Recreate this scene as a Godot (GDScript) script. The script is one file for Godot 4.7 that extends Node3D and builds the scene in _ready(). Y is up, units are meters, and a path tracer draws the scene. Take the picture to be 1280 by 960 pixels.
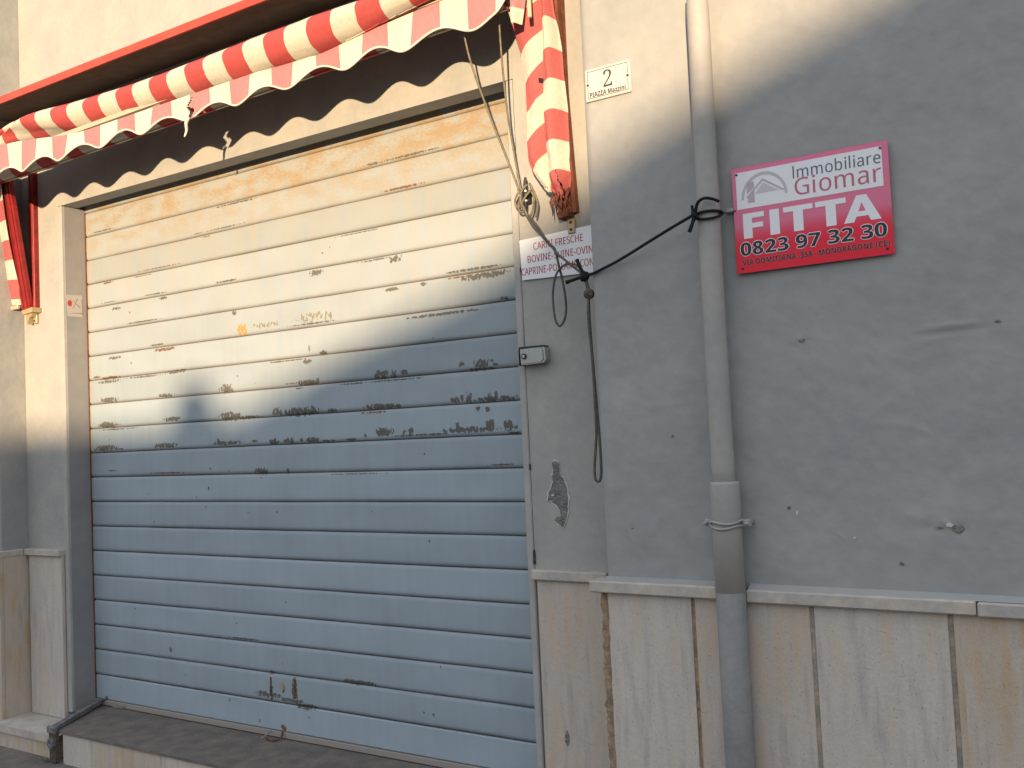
extends Node3D

# ---------------------------------------------------------------- constants of the place (metres, y up)
const NICHE_Z := 0.138        # plaster face of the shop front's surround
const WALL_Z := 0.29          # plaster face of the main wall
const GROUND_Y := -0.155
const SLAT := 0.13
const TOP_Y := 2.626          # top of the highest visible slat
const SHUT_W := 2.72
const EDGE_X := 3.222         # corner where the main wall stands proud of the niche
const PIER_X := -0.369
const LINTEL_Y := 2.648
const SUN_X := 0.47
const SUN_Y := 0.055

var rng := RandomNumberGenerator.new()
var M := {}
var names := {}
var uvr := Rect2(0, 0, 1, 1)   # the x/y rectangle that UV 0..1 covers

# ---------------------------------------------------------------- helpers: nodes
func numbered(called: String) -> String:
	if not names.has(called):
		names[called] = 0
		return called
	names[called] += 1
	return "%s_%03d" % [called, names[called]]

func thing(called: String, label: String, category: String, at := Vector3.ZERO, group := "") -> Node3D:
	var o := Node3D.new()
	o.name = numbered(called)
	add_child(o)
	o.position = at
	o.set_meta("label", label)
	o.set_meta("category", category)
	if group != "":
		o.set_meta("group", group)
	return o

func begin() -> SurfaceTool:
	var st := SurfaceTool.new()
	st.begin(Mesh.PRIMITIVE_TRIANGLES)
	return st

func part(called: String, st: SurfaceTool, m: Material, parent: Node3D, smooth := false) -> MeshInstance3D:
	st.generate_normals()
	var o := MeshInstance3D.new()
	o.mesh = st.commit()
	o.material_override = m
	o.name = called
	parent.add_child(o, true)
	# shapes are written in world coordinates; bring them under their thing's base
	var p: Node = parent
	var off := Vector3.ZERO
	while p != self:
		off += (p as Node3D).position
		p = p.get_parent()
	o.position = -off
	return o

func structure(called: String, st: SurfaceTool, m: Material, label: String) -> MeshInstance3D:
	var o := part(called, st, m, self)
	o.set_meta("kind", "structure")
	o.set_meta("label", label)
	return o

# ---------------------------------------------------------------- helpers: shapes
func uv_of(p: Vector3) -> Vector2:
	return Vector2((p.x - uvr.position.x) / uvr.size.x, 1.0 - (p.y - uvr.position.y) / uvr.size.y)

func tri(st: SurfaceTool, a: Vector3, b: Vector3, c: Vector3, out: Vector3) -> void:
	var n := (b - a).cross(c - a)
	var l := [a, b, c] if n.dot(out) < 0.0 else [a, c, b]
	for p in l:
		st.set_uv(uv_of(p))
		st.add_vertex(p)

func quad(st: SurfaceTool, a: Vector3, b: Vector3, c: Vector3, d: Vector3, out: Vector3) -> void:
	tri(st, a, b, c, out)
	tri(st, a, c, d, out)

func box(st: SurfaceTool, lo: Vector3, hi: Vector3, bev := 0.002) -> void:
	st.set_smooth_group(-1)
	var c := (lo + hi) * 0.5
	var h := (hi - lo) * 0.5
	var e: float = minf(bev, minf(h.x, minf(h.y, h.z)) * 0.8)
	for ax in 3:
		var u := (ax + 1) % 3
		var w := (ax + 2) % 3
		for s in [-1.0, 1.0]:
			var f := []
			for k in [[-1, -1], [1, -1], [1, 1], [-1, 1]]:
				var p := c
				p[ax] += s * h[ax]
				p[u] += k[0] * (h[u] - e)
				p[w] += k[1] * (h[w] - e)
				f.append(p)
			var n := Vector3.ZERO
			n[ax] = s
			quad(st, f[0], f[1], f[2], f[3], n)
			for s2 in [-1.0, 1.0]:      # the bevel along the edge ax/u
				var g := []
				for k in [[0, -1], [0, 1], [1, 1], [1, -1]]:
					var p := c
					p[ax] += s * (h[ax] - (0.0 if k[0] == 0 else e))
					p[u] += s2 * (h[u] - (e if k[0] == 0 else 0.0))
					p[w] += k[1] * (h[w] - e)
					g.append(p)
				var n2 := n
				n2[u] = s2
				quad(st, g[0], g[1], g[2], g[3], n2)
	for sx in [-1.0, 1.0]:
		for sy in [-1.0, 1.0]:
			for sz in [-1.0, 1.0]:
				var q := Vector3(c.x + sx * h.x, c.y + sy * h.y, c.z + sz * h.z)
				tri(st, q - Vector3(0, sy * e, sz * e), q - Vector3(sx * e, 0, sz * e), q - Vector3(sx * e, sy * e, 0), Vector3(sx, sy, sz))

# a box whose eight corners are given by four corners of its front (anticlockwise from lower left) and a depth
func slab(st: SurfaceTool, f: Array, back: Vector3) -> void:
	st.set_smooth_group(-1)
	var c := Vector3.ZERO
	for p in f:
		c += (p as Vector3) * 0.25
	c += back * 0.5
	quad(st, f[0], f[1], f[2], f[3], -back)
	quad(st, f[0] + back, f[1] + back, f[2] + back, f[3] + back, back)
	for i in 4:
		var a: Vector3 = f[i]
		var b: Vector3 = f[(i + 1) % 4]
		quad(st, a, b, b + back, a + back, (a + b + back) * 0.5 - c)

func tube(st: SurfaceTool, pts: Array, r, sides := 8, closed := false) -> void:
	st.set_smooth_group(0)
	var rings := []
	var n := pts.size()
	var side := Vector3.ZERO
	for i in n:
		var p: Vector3 = pts[i]
		var d: Vector3 = (pts[mini(i + 1, n - 1)] - pts[maxi(i - 1, 0)]).normalized()
		if side == Vector3.ZERO:
			side = d.cross(Vector3.UP if absf(d.y) < 0.9 else Vector3.RIGHT).normalized()
		side = (side - d * side.dot(d)).normalized()
		var up := d.cross(side)
		var rr: float = r[i] if r is Array else r
		var ring := []
		for k in sides:
			var a := TAU * k / sides
			ring.append(p + (side * cos(a) + up * sin(a)) * rr)
		rings.append(ring)
	for i in n - 1:
		for k in sides:
			var a: Vector3 = rings[i][k]
			var b: Vector3 = rings[i][(k + 1) % sides]
			var c2: Vector3 = rings[i + 1][(k + 1) % sides]
			var d2: Vector3 = rings[i + 1][k]
			quad(st, a, b, c2, d2, (a + b + c2 + d2) * 0.25 - (pts[i] + pts[i + 1]) * 0.5)
	if not closed:
		for e in [0, n - 1]:
			var o: Vector3 = pts[e] - pts[1 if e == 0 else n - 2]
			for k in sides:
				tri(st, pts[e], rings[e][k], rings[e][(k + 1) % sides], o)

func smooth(pts: Array, per := 5) -> Array:
	var res := []
	for i in pts.size() - 1:
		var a: Vector3 = pts[maxi(i - 1, 0)]
		var b: Vector3 = pts[i]
		var c: Vector3 = pts[i + 1]
		var d: Vector3 = pts[mini(i + 2, pts.size() - 1)]
		for k in per:
			res.append(b.cubic_interpolate(c, a, d, float(k) / per))
	res.append(pts[pts.size() - 1])
	return res

# a sheet from f(u, v) -> Vector3, with uv from g(u, v) and a rule that drops cells; given thickness along -out
func sheet(st: SurfaceTool, nu: int, nv: int, f: Callable, g: Callable, out: Vector3, thick := 0.0, drop = null) -> void:
	st.set_smooth_group(0)
	var P := []
	var U := []
	for j in nv + 1:
		for i in nu + 1:
			P.append(f.call(float(i) / nu, float(j) / nv))
			U.append(g.call(float(i) / nu, float(j) / nv))
	var cut := func(i: int, j: int) -> bool:
		return i < 0 or j < 0 or i >= nu or j >= nv or (drop != null and drop.call((i + 0.5) / nu, (j + 0.5) / nv))
	var w := nu + 1
	for j in nv:
		for i in nu:
			if cut.call(i, j):
				continue
			var k := [j * w + i, j * w + i + 1, (j + 1) * w + i + 1, (j + 1) * w + i]
			for side in ([0, 1] if thick > 0.0 else [0]):
				var o: Vector3 = out if side == 0 else -out
				var sh: Vector3 = Vector3.ZERO if side == 0 else -out * thick
				var n: Vector3 = (P[k[1]] - P[k[0]]).cross(P[k[2]] - P[k[0]])
				var order := [0, 1, 2, 0, 2, 3] if n.dot(o) < 0.0 else [0, 2, 1, 0, 3, 2]
				st.set_smooth_group(side)
				for q in order:
					st.set_uv(U[k[q]])
					st.add_vertex(P[k[q]] + sh)
			if thick > 0.0:
				st.set_smooth_group(-1)
				for e in [[0, 1, i, j - 1], [1, 2, i + 1, j], [2, 3, i, j + 1], [3, 0, i - 1, j]]:
					if cut.call(e[2], e[3]):
						var a: Vector3 = P[k[e[0]]]
						var b: Vector3 = P[k[e[1]]]
						var mid: Vector3 = (P[k[0]] + P[k[1]] + P[k[2]] + P[k[3]]) * 0.25
						var t := [a, b, b - out * thick, a, b - out * thick, a - out * thick]
						var n3: Vector3 = (t[1] - t[0]).cross(t[2] - t[0])
						if n3.dot((a + b) * 0.5 - mid) > 0.0:
							t.reverse()
						for p in t:
							st.set_uv(U[k[e[0]]])
							st.add_vertex(p)

# a flat stone with an x/z outline
func prism(st: SurfaceTool, o: Array, y0: float, y1: float) -> void:
	st.set_smooth_group(-1)
	var poly := PackedVector2Array(o)
	var t := Geometry2D.triangulate_polygon(poly)
	var mid := Vector2.ZERO
	for p in poly:
		mid += p / poly.size()
	for i in range(0, t.size(), 3):
		for q in [[y0, Vector3.DOWN], [y1, Vector3.UP]]:
			tri(st, Vector3(poly[t[i]].x, q[0], poly[t[i]].y), Vector3(poly[t[i + 1]].x, q[0], poly[t[i + 1]].y), Vector3(poly[t[i + 2]].x, q[0], poly[t[i + 2]].y), q[1])
	for i in poly.size():
		var a := poly[i]
		var b := poly[(i + 1) % poly.size()]
		var n := (a + b) * 0.5 - mid
		quad(st, Vector3(a.x, y0, a.y), Vector3(b.x, y0, b.y), Vector3(b.x, y1, b.y), Vector3(a.x, y1, a.y), Vector3(n.x, 0, n.y))

# flat polygon with thickness, front face at z
func plate(st: SurfaceTool, poly: PackedVector2Array, z: float, thick: float) -> void:
	st.set_smooth_group(-1)
	var t := Geometry2D.triangulate_polygon(poly)
	for i in range(0, t.size(), 3):
		var a := poly[t[i]]
		var b := poly[t[i + 1]]
		var c := poly[t[i + 2]]
		tri(st, Vector3(a.x, a.y, z), Vector3(b.x, b.y, z), Vector3(c.x, c.y, z), Vector3.BACK)
	var ccw := not Geometry2D.is_polygon_clockwise(poly)
	for i in poly.size():
		var a := poly[i]
		var b := poly[(i + 1) % poly.size()]
		var n := Vector3(b.y - a.y, a.x - b.x, 0) * (1.0 if ccw else -1.0)
		quad(st, Vector3(a.x, a.y, z), Vector3(b.x, b.y, z), Vector3(b.x, b.y, z - thick), Vector3(a.x, a.y, z - thick), n)

func disc(cx: float, cy: float, r: float, n := 20, ry := -1.0) -> PackedVector2Array:
	var p := PackedVector2Array()
	for i in n:
		p.append(Vector2(cx + r * cos(TAU * i / n), cy + (r if ry < 0.0 else ry) * sin(TAU * i / n)))
	return p

# ---------------------------------------------------------------- helpers: textures and materials
func noise(s: int, freq: float, oct := 4, kind := FastNoiseLite.TYPE_SIMPLEX_SMOOTH) -> FastNoiseLite:
	var n := FastNoiseLite.new()
	n.seed = s
	n.frequency = freq
	n.noise_type = kind
	n.fractal_octaves = oct
	return n

func lin(r: float, g: float, b: float) -> Color:
	return Color(r, g, b).linear_to_srgb()

func mat(c: Color, rough := 0.85, metal := 0.0) -> StandardMaterial3D:
	var m := StandardMaterial3D.new()
	m.albedo_color = c
	m.roughness = rough
	m.metallic = metal
	m.metallic_specular = 0.4
	return m

func tex(im: Image) -> ImageTexture:
	return ImageTexture.create_from_image(im)

# a tileable image of one colour, varied in lightness by a coarse and a fine noise
func mottled(size: int, base: Color, coarse: float, fine: float, amp: float, sd: int, warm := 0.0) -> Image:
	var a := noise(sd, coarse, 4).get_seamless_image(size, size)
	var b := noise(sd + 1, fine, 3).get_seamless_image(size, size)
	var da := a.get_data()
	var db := b.get_data()
	var out := PackedByteArray()
	out.resize(size * size * 3)
	for i in size * size:
		var x := (da[i] - 128) / 128.0
		var y := (db[i] - 128) / 128.0
		var k := 1.0 + amp * (0.7 * x + 0.45 * y)
		out[i * 3] = clampi(int(255.0 * base.r * k * (1.0 + warm * x)), 0, 255)
		out[i * 3 + 1] = clampi(int(255.0 * base.g * k), 0, 255)
		out[i * 3 + 2] = clampi(int(255.0 * base.b * k * (1.0 - warm * x)), 0, 255)
	return Image.create_from_data(size, size, false, Image.FORMAT_RGB8, out)

func bumps(size: int, freq: float, oct: int, sd: int, strength: float) -> ImageTexture:
	var im := noise(sd, freq, oct).get_seamless_image(size, size)
	im.bump_map_to_normal_map(strength)
	return tex(im)

func triplanar(m: StandardMaterial3D, per_metre: float) -> StandardMaterial3D:
	m.uv1_triplanar = true
	m.uv1_world_triplanar = true
	m.uv1_scale = Vector3.ONE * per_metre
	return m

func textured(im: Image, per_metre: float, rough: float, normal: Texture2D = null, strength := 1.0) -> StandardMaterial3D:
	var m := mat(Color.WHITE, rough)
	m.albedo_texture = tex(im)
	if normal:
		m.normal_enabled = true
		m.normal_texture = normal
		m.normal_scale = strength
	return triplanar(m, per_metre)

# travertine: pale stone with brown streaks that run up and down the slab
func travertine(base: Vector3, stain: Vector3, much: float, sd: int) -> Image:
	var size := 768
	var n1 := noise(sd, 0.010, 4)
	var n2 := noise(sd + 1, 0.03, 4)
	var n3 := noise(sd + 2, 0.09, 3)
	var out := PackedByteArray()
	out.resize(size * size * 3)
	for y in size:
		for x in size:
			var a := n1.get_noise_2d(x * 1.0, y * 0.22)
			var b := n2.get_noise_2d(x * 1.0, y * 0.12)
			var c := n3.get_noise_2d(x, y * 0.7)
			var s := clampf((a * 1.1 + b * 0.8 + 0.12) * much, 0.0, 1.0)
			var pit := clampf((c - 0.5) * 3.0, 0.0, 0.16)
			var l := (1.0 + 0.10 * b + 0.07 * a + 0.04 * c) * (1.0 - pit)
			var i := (y * size + x) * 3
			for k in 3:
				out[i + k] = clampi(int(255.0 * lerpf(base[k], stain[k], s) * l), 0, 255)
	# scuffs and small dark veins
	var dice := RandomNumberGenerator.new()
	dice.seed = sd
	for k in 70:
		var x := dice.randi_range(8, size - 60)
		var y := dice.randi_range(8, size - 60)
		var n := dice.randi_range(3, 26)
		var slope := dice.randf_range(-0.25, 0.25) if dice.randf() < 0.5 else dice.randf_range(2.0, 6.0)
		var dark := dice.randf_range(0.70, 0.92)
		for q in n:
			var px := x + (q if absf(slope) < 1.0 else int(q / slope))
			var py := y + (int(q * slope) if absf(slope) < 1.0 else q)
			var i := (py * size + px) * 3
			for c in 3:
				out[i + c] = int(out[i + c] * dark)
	return Image.create_from_data(size, size, false, Image.FORMAT_RGB8, out)

# woven awning stripes: u runs along the cloth once per stripe pair
func stripes(red: Vector3, white: Vector3, sd: int) -> Image:
	var w := 512
	var h := 512
	var n := noise(sd, 0.02, 4)
	var f := noise(sd + 1, 0.25, 2)
	var out := PackedByteArray()
	out.resize(w * h * 3)
	for y in h:
		for x in w:
			var u := float(x) / w
			var s := smoothstep(0.0, 0.01, u) * (1.0 - smoothstep(0.495, 0.505, u))
			var seam := 1.0 - 0.12 * exp(-pow((u - 0.50) / 0.006, 2.0)) - 0.12 * exp(-pow((u - 0.005) / 0.006, 2.0))
			var k := (1.0 + 0.05 * n.get_noise_2d(x, y) + 0.05 * f.get_noise_2d(x, y)) * seam
			var i := (y * w + x) * 3
			for c in 3:
				out[i + c] = clampi(int(255.0 * lerpf(white[c], red[c], s) * k), 0, 255)
	return Image.create_from_data(w, h, false, Image.FORMAT_RGB8, out)

const SHUT := Rect2(-0.04, -0.03, 2.86, 2.74)     # the part of the shutter plane that its paint covers

# chips of lost paint: centre x, y, half width, half height, tone (0 bare grey, 1 rusty, 2 ochre)
func chips() -> Array:
	return [
		[0.25, 2.084, 0.041, 0.008, 0], [0.635, 2.095, 0.031, 0.008, 0], [1.206, 1.885, 0.036, 0.026, 2], [1.362, 1.885, 0.105, 0.013, 3],
		[1.653, 1.892, 0.108, 0.02, 3], [1.692, 2.089, 0.039, 0.014, 0], [1.632, 1.757, 0.007, 0.014, 0], [1.619, 1.697, 0.03, 0.011, 0],
		[1.155, 1.963, 0.017, 0.013, 0], [2.148, 2.091, 0.034, 0.014, 0], [2.594, 1.963, 0.122, 0.013, 0], [2.124, 1.962, 0.043, 0.007, 0],
		[2.294, 1.964, 0.021, 0.007, 0], [1.759, 1.888, 0.029, 0.021, 3], [2.683, 1.86, 0.022, 0.008, 0], [1.718, 1.728, 0.029, 0.011, 0],
		[2.044, 1.609, 0.045, 0.019, 0], [2.114, 1.607, 0.019, 0.015, 0], [2.175, 1.609, 0.021, 0.011, 0], [2.564, 1.616, 0.042, 0.016, 0],
		[2.467, 1.617, 0.012, 0.012, 0], [2.614, 1.621, 0.007, 0.008, 0], [2.628, 1.605, 0.015, 0.007, 0], [2.555, 1.591, 0.084, 0.007, 0],
		[2.428, 1.478, 0.024, 0.012, 0], [2.46, 1.486, 0.009, 0.016, 0], [2.495, 1.486, 0.021, 0.02, 0], [2.595, 1.486, 0.01, 0.016, 0],
		[2.625, 1.487, 0.01, 0.015, 0], [2.621, 1.472, 0.105, 0.009, 0], [2.051, 1.474, 0.105, 0.011, 0], [1.758, 1.47, 0.028, 0.008, 0],
		[2.05, 1.367, 0.056, 0.018, 0], [2.196, 1.364, 0.013, 0.018, 0], [2.162, 1.36, 0.009, 0.012, 0], [2.488, 1.356, 0.132, 0.011, 0],
		[2.434, 1.373, 0.009, 0.018, 0], [2.589, 1.37, 0.024, 0.022, 0], [2.678, 1.366, 0.024, 0.022, 0], [2.712, 1.356, 0.01, 0.008, 0],
		[2.539, 1.437, 0.011, 0.01, 0], [2.585, 1.431, 0.012, 0.01, 0], [1.855, 1.337, 0.037, 0.007, 0], [1.947, 1.351, 0.009, 0.008, 0],
		[2.70, 1.335, 0.022, 0.006, 0], [0.181, 1.721, 0.082, 0.008, 1], [0.176, 1.607, 0.089, 0.013, 0], [0.633, 1.603, 0.062, 0.009, 0],
		[1.083, 1.611, 0.05, 0.019, 0], [1.614, 1.602, 0.069, 0.012, 0], [1.678, 1.605, 0.01, 0.013, 0], [0.157, 1.476, 0.082, 0.018, 0],
		[0.678, 1.482, 0.067, 0.011, 0], [1.105, 1.477, 0.08, 0.02, 0], [1.225, 1.464, 0.085, 0.008, 0], [1.422, 1.484, 0.033, 0.016, 0],
		[1.574, 1.477, 0.112, 0.02, 0], [1.758, 1.47, 0.028, 0.007, 0], [0.132, 1.355, 0.097, 0.016, 0], [0.617, 1.352, 0.099, 0.013, 0],
		[1.071, 1.349, 0.123, 0.009, 0], [1.015, 1.362, 0.011, 0.012, 0], [1.263, 1.35, 0.021, 0.007, 0], [1.389, 1.346, 0.038, 0.013, 0],
		[1.492, 1.346, 0.032, 0.013, 0], [1.567, 1.347, 0.01, 0.008, 0], [1.636, 1.345, 0.041, 0.013, 0], [1.728, 1.336, 0.05, 0.005, 0],
		[0.188, 1.231, 0.041, 0.003, 0], [1.304, 1.212, 0.046, 0.016, 0], [1.475, 1.209, 0.011, 0.016, 0], [0.936, 1.133, 0.006, 0.01, 0],
		[1.854, 0.30, 0.109, 0.011, 0], [1.322, 0.225, 0.013, 0.055, 1], [1.474, 0.234, 0.018, 0.052, 1], [1.399, 0.233, 0.013, 0.022, 1],
		[1.299, 0.191, 0.088, 0.013, 0], [1.457, 0.179, 0.07, 0.009, 0], [1.54, 0.163, 0.074, 0.014, 0], [1.33, 0.291, 0.021, 0.009, 0],
		[1.395, 0.051, 0.018, 0.014, 1], [1.078, 0.026, 0.009, 0.013, 0], [1.241, 0.064, 0.006, 0.007, 0], [1.743, 0.029, 0.007, 0.005, 0],
		[1.89, 0.035, 0.005, 0.004, 0], [0.226, 1.824, 0.054, 0.008, 0], [0.631, 1.835, 0.087, 0.008, 1], [0.18, 1.703, 0.096, 0.008, 0],
		[0.719, 1.717, 0.091, 0.009, 0], [0.62, 0.34, 0.014, 0.012, 0], [1.15, 0.43, 0.11, 0.004, 0], [2.38, 1.83, 0.18, 0.006, 0],
	]

func shutter_paint() -> Image:
	var w := 2048
	var h := 1960
	var sx := SHUT.size.x / w
	var sy := SHUT.size.y / h
	var big := noise(11, 0.0035, 4)
	var streak := noise(12, 0.03, 3)
	var rust := noise(13, 0.012, 5)
	var fine := noise(14, 0.11, 3)
	var data := PackedByteArray()
	data.resize(w * h * 3)
	# the row-wise parts are worked out once
	for y in h:
		var wy := SHUT.position.y + SHUT.size.y * (1.0 - (y + 0.5) / h)
		var t := fposmod(TOP_Y - wy, SLAT)             # 0 under the upper joint, SLAT at the lower joint
		var k := floori((TOP_Y - wy) / SLAT)
		var tone := 1.0 + 0.022 * sin(k * 2.399) + 0.012 * sin(k * 5.1)
		var rusty := clampf(1.0 - (TOP_Y - wy) / 0.31, 0.0, 1.0)
		var low := exp(-(SLAT - t) / 0.012)
		var edge := exp(-t / 0.006)
		for x in w:
			var wx := SHUT.position.x + SHUT.size.x * (x + 0.5) / w
			var n := big.get_noise_2d(x, y * 1.6)
			var s := streak.get_noise_2d(x * 0.8, y * 0.06)
			var v := tone * (1.0 + 0.035 * n + 0.02 * s)
			var r := 0.590 * v
			var g := 0.643 * v
			var b := 0.675 * v
			var dirt := 0.0
			if wy > 1.5:     # cream tint: sunlit tone of the upper slats painted in, with rusty runoff
				var run := clampf((wy - 1.5) / 1.1, 0.0, 1.0) * (0.42 + 0.35 * s)
				r = lerpf(r, 0.625, run)
				g = lerpf(g, 0.585, run)
				b = lerpf(b, 0.52, run)
			if rusty > 0.0:
				var q := rust.get_noise_2d(x * 0.55, y * 1.3) + 0.55 * fine.get_noise_2d(x * 0.5, y)
				var nearj: float = maxf(exp(-(SLAT - t) / 0.03), 0.6 * exp(-absf(t - 0.05) / 0.05))
				dirt = clampf((q * 1.25 + 0.42 + 0.35 * (wx / 2.7 - 0.5)) * rusty * (0.55 + 0.7 * nearj) * 1.0, 0.0, 0.8)
			var ed := clampf(1.0 - (wx - 0.0) / 0.028, 0.0, 1.0)
			if ed > 0.0:
				dirt = maxf(dirt, ed * (0.55 + 0.5 * fine.get_noise_2d(x, y * 0.4)) * clampf((wy - 0.15) / 1.0, 0.25, 1.0))
			if low > 0.05 or edge > 0.05:
				var jn := fine.get_noise_2d(x * 0.35, k * 37.0) * 0.5 + 0.35
				dirt = maxf(dirt, clampf(maxf(low, edge * 0.6) * jn * (0.12 if wy < 1.2 else 0.35), 0.0, 0.5))
			if dirt > 0.0:
				r = lerpf(r, 0.605, dirt)
				g = lerpf(g, 0.515, dirt)
				b = lerpf(b, 0.39, dirt)
			var i := (y * w + x) * 3
			data[i] = clampi(int(r * 255.0), 0, 255)
			data[i + 1] = clampi(int(g * 255.0), 0, 255)
			data[i + 2] = clampi(int(b * 255.0), 0, 255)
	# chips
	var ragged := noise(15, 0.085, 4)
	var list := chips()
	for k in range(1, 12):                         # thin broken lines of lost paint beside the joints
		for q in 4:
			var jy := TOP_Y - k * SLAT
			list.append([rng.randf_range(0.05, 2.7), jy + (0.017 if rng.randf() < 0.7 else -0.008), rng.randf_range(0.03, 0.17), rng.randf_range(0.002, 0.005), 1 if rng.randf() < 0.35 else 0])
	for q in 40:
		list.append([rng.randf_range(0.1, 2.7), rng.randf_range(0.1, 2.2), rng.randf_range(0.002, 0.006), rng.randf_range(0.002, 0.006), 0])
	var tones := [Vector3(0.375, 0.37, 0.345), Vector3(0.44, 0.33, 0.25), Vector3(0.66, 0.53, 0.31), Vector3(0.50, 0.48, 0.40)]
	for c in list:
		var tone: Vector3 = tones[c[4]]
		var x0 := clampi(int((c[0] - c[2] * 1.3 - SHUT.position.x) / sx), 0, w - 1)
		var x1 := clampi(int((c[0] + c[2] * 1.3 - SHUT.position.x) / sx), 0, w - 1)
		var yc: float = (1.0 - (c[1] - SHUT.position.y) / SHUT.size.y) * h
		var hy: float = c[3] / sy
		for y in range(maxi(0, int(yc - hy * 1.5)), mini(h, int(yc + hy * 1.5) + 1)):
			for x in range(x0, x1 + 1):
				var wx := SHUT.position.x + (x + 0.5) * sx
				var dx: float = (wx - c[0]) / c[2]
				var dy: float = (y - yc) / hy
				var d: float = pow(absf(dx), 2.6) + dy * dy * (1.0 if dy < 0.0 else 0.8)
				var n := ragged.get_noise_2d(x * 0.9, y * 0.55)
				var lim: float = 0.74 + n * 1.5 + 0.35 * dy
				if c[4] == 3:
					lim = 0.3 + n * 2.2
				if d < lim:
					var i := (y * w + x) * 3
					var v := 1.0 + 0.35 * fine.get_noise_2d(x * 2.0, y * 2.0)
					var e := clampf((lim - d) * 5.0, 0.45, 0.95)
					for ch in 3:
						data[i + ch] = clampi(int(lerpf(float(data[i + ch]), 255.0 * tone[ch] * v, e)), 0, 255)
	return Image.create_from_data(w, h, false, Image.FORMAT_RGB8, data)

func make_materials() -> void:
	var plaster_n := bumps(512, 0.02, 5, 21, 2.2)
	M.plaster = textured(mottled(512, Color(0.605, 0.610, 0.603), 0.008, 0.06, 0.05, 20, 0.01), 0.55, 0.9, plaster_n, 0.5)
	M.surround = textured(mottled(512, Color(0.632, 0.630, 0.612), 0.01, 0.07, 0.05, 22, 0.012), 0.8, 0.88, plaster_n, 0.4)
	M.trim = textured(mottled(256, Color(0.64, 0.637, 0.622), 0.012, 0.08, 0.06, 24, 0.01), 1.5, 0.8)
	M.reveal = textured(mottled(256, Color(0.545, 0.545, 0.55), 0.012, 0.06, 0.05, 26, 0.01), 1.0, 0.85)
	var stone_n := bumps(512, 0.05, 4, 31, 1.5)
	M.marble = [
		textured(travertine(Vector3(0.745, 0.71, 0.67), Vector3(0.68, 0.60, 0.50), 0.75, 40), 1.25, 0.7, stone_n, 0.35),
		textured(travertine(Vector3(0.76, 0.73, 0.695), Vector3(0.69, 0.635, 0.565), 0.7, 50), 1.15, 0.7, stone_n, 0.35),
		textured(travertine(Vector3(0.74, 0.70, 0.65), Vector3(0.65, 0.56, 0.43), 0.8, 60), 1.4, 0.72, stone_n, 0.35)]
	M.ledge = textured(mottled(256, Color(0.70, 0.675, 0.64), 0.02, 0.1, 0.10, 34, 0.03), 1.4, 0.75, stone_n, 0.4)
	M.mortar = textured(mottled(256, Color(0.57, 0.50, 0.42), 0.03, 0.12, 0.3, 36, 0.06), 2.5, 0.95)
	M.grout = textured(mottled(256, Color(0.60, 0.56, 0.51), 0.03, 0.12, 0.2, 37, 0.04), 2.5, 0.95)
	M.step = textured(mottled(256, Color(0.43, 0.405, 0.38), 0.02, 0.12, 0.16, 38, 0.02), 1.6, 0.8, stone_n, 0.5)
	M.asphalt = textured(mottled(512, Color(0.33, 0.325, 0.32), 0.02, 0.2, 0.25, 70), 0.7, 0.95, bumps(256, 0.12, 3, 71, 4.0), 0.8)
	M.concrete = textured(mottled(256, Color(0.46, 0.455, 0.44), 0.03, 0.15, 0.25, 72), 3.0, 0.95, bumps(256, 0.1, 4, 73, 4.0), 0.9)
	M.shutter = mat(Color.WHITE, 0.62)
	M.shutter.albedo_texture = tex(shutter_paint())
	M.shutter.metallic_specular = 0.35
	M.gap = mat(lin(0.12, 0.095, 0.08), 0.9)
	M.rust = textured(mottled(256, Color(0.38, 0.235, 0.18), 0.03, 0.15, 0.4, 80, 0.08), 3.0, 0.9)
	M.bare = textured(mottled(128, Color(0.32, 0.29, 0.26), 0.05, 0.2, 0.8, 84, 0.08), 12.0, 0.8)
	M.iron = textured(mottled(256, Color(0.42, 0.42, 0.43), 0.03, 0.12, 0.3, 82, 0.05), 3.0, 0.6)
	M.dull = mat(lin(0.30, 0.27, 0.24), 0.7)
	var weave := bumps(256, 0.16, 2, 90, 1.0)
	var white := Vector3(0.74, 0.72, 0.66)
	for row in [["vivid", Vector3(0.66, 0.285, 0.28), white, 91], ["pinkish", Vector3(0.66, 0.46, 0.47), Vector3(0.77, 0.75, 0.69), 93], ["worn", Vector3(0.66, 0.345, 0.34), white, 95]]:  # the valance and corner flap get a paler red
		var m := mat(Color.WHITE, 0.9)
		m.albedo_texture = tex(stripes(row[1], row[2], row[3]))
		m.normal_enabled = true
		m.normal_texture = weave
		m.normal_scale = 0.12
		M[row[0]] = m
	M.hem = mat(lin(0.62, 0.58, 0.48), 0.9)
	M.red = textured(mottled(256, Color(0.68, 0.27, 0.21), 0.02, 0.1, 0.16, 97, 0.03), 1.5, 0.45)
	M.darkred = textured(mottled(256, Color(0.52, 0.15, 0.15), 0.02, 0.1, 0.2, 98, 0.03), 2.0, 0.4)
	M.oldred = textured(mottled(256, Color(0.44, 0.26, 0.20), 0.02, 0.1, 0.3, 96, 0.05), 2.5, 0.6)
	M.brown = textured(mottled(256, Color(0.36, 0.31, 0.28), 0.02, 0.1, 0.2, 99, 0.04), 1.5, 0.7)
	M.brass = mat(lin(0.42, 0.34, 0.20), 0.5, 0.3)
	M.beige = mat(lin(0.5, 0.42, 0.3), 0.5, 0.2)
	M.pipe = textured(mottled(256, Color(0.625, 0.617, 0.60), 0.012, 0.09, 0.06, 101, 0.01), 1.2, 0.6)
	M.pvc = textured(mottled(256, Color(0.50, 0.502, 0.50), 0.02, 0.12, 0.12, 103, 0.01), 1.6, 0.55)
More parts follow.
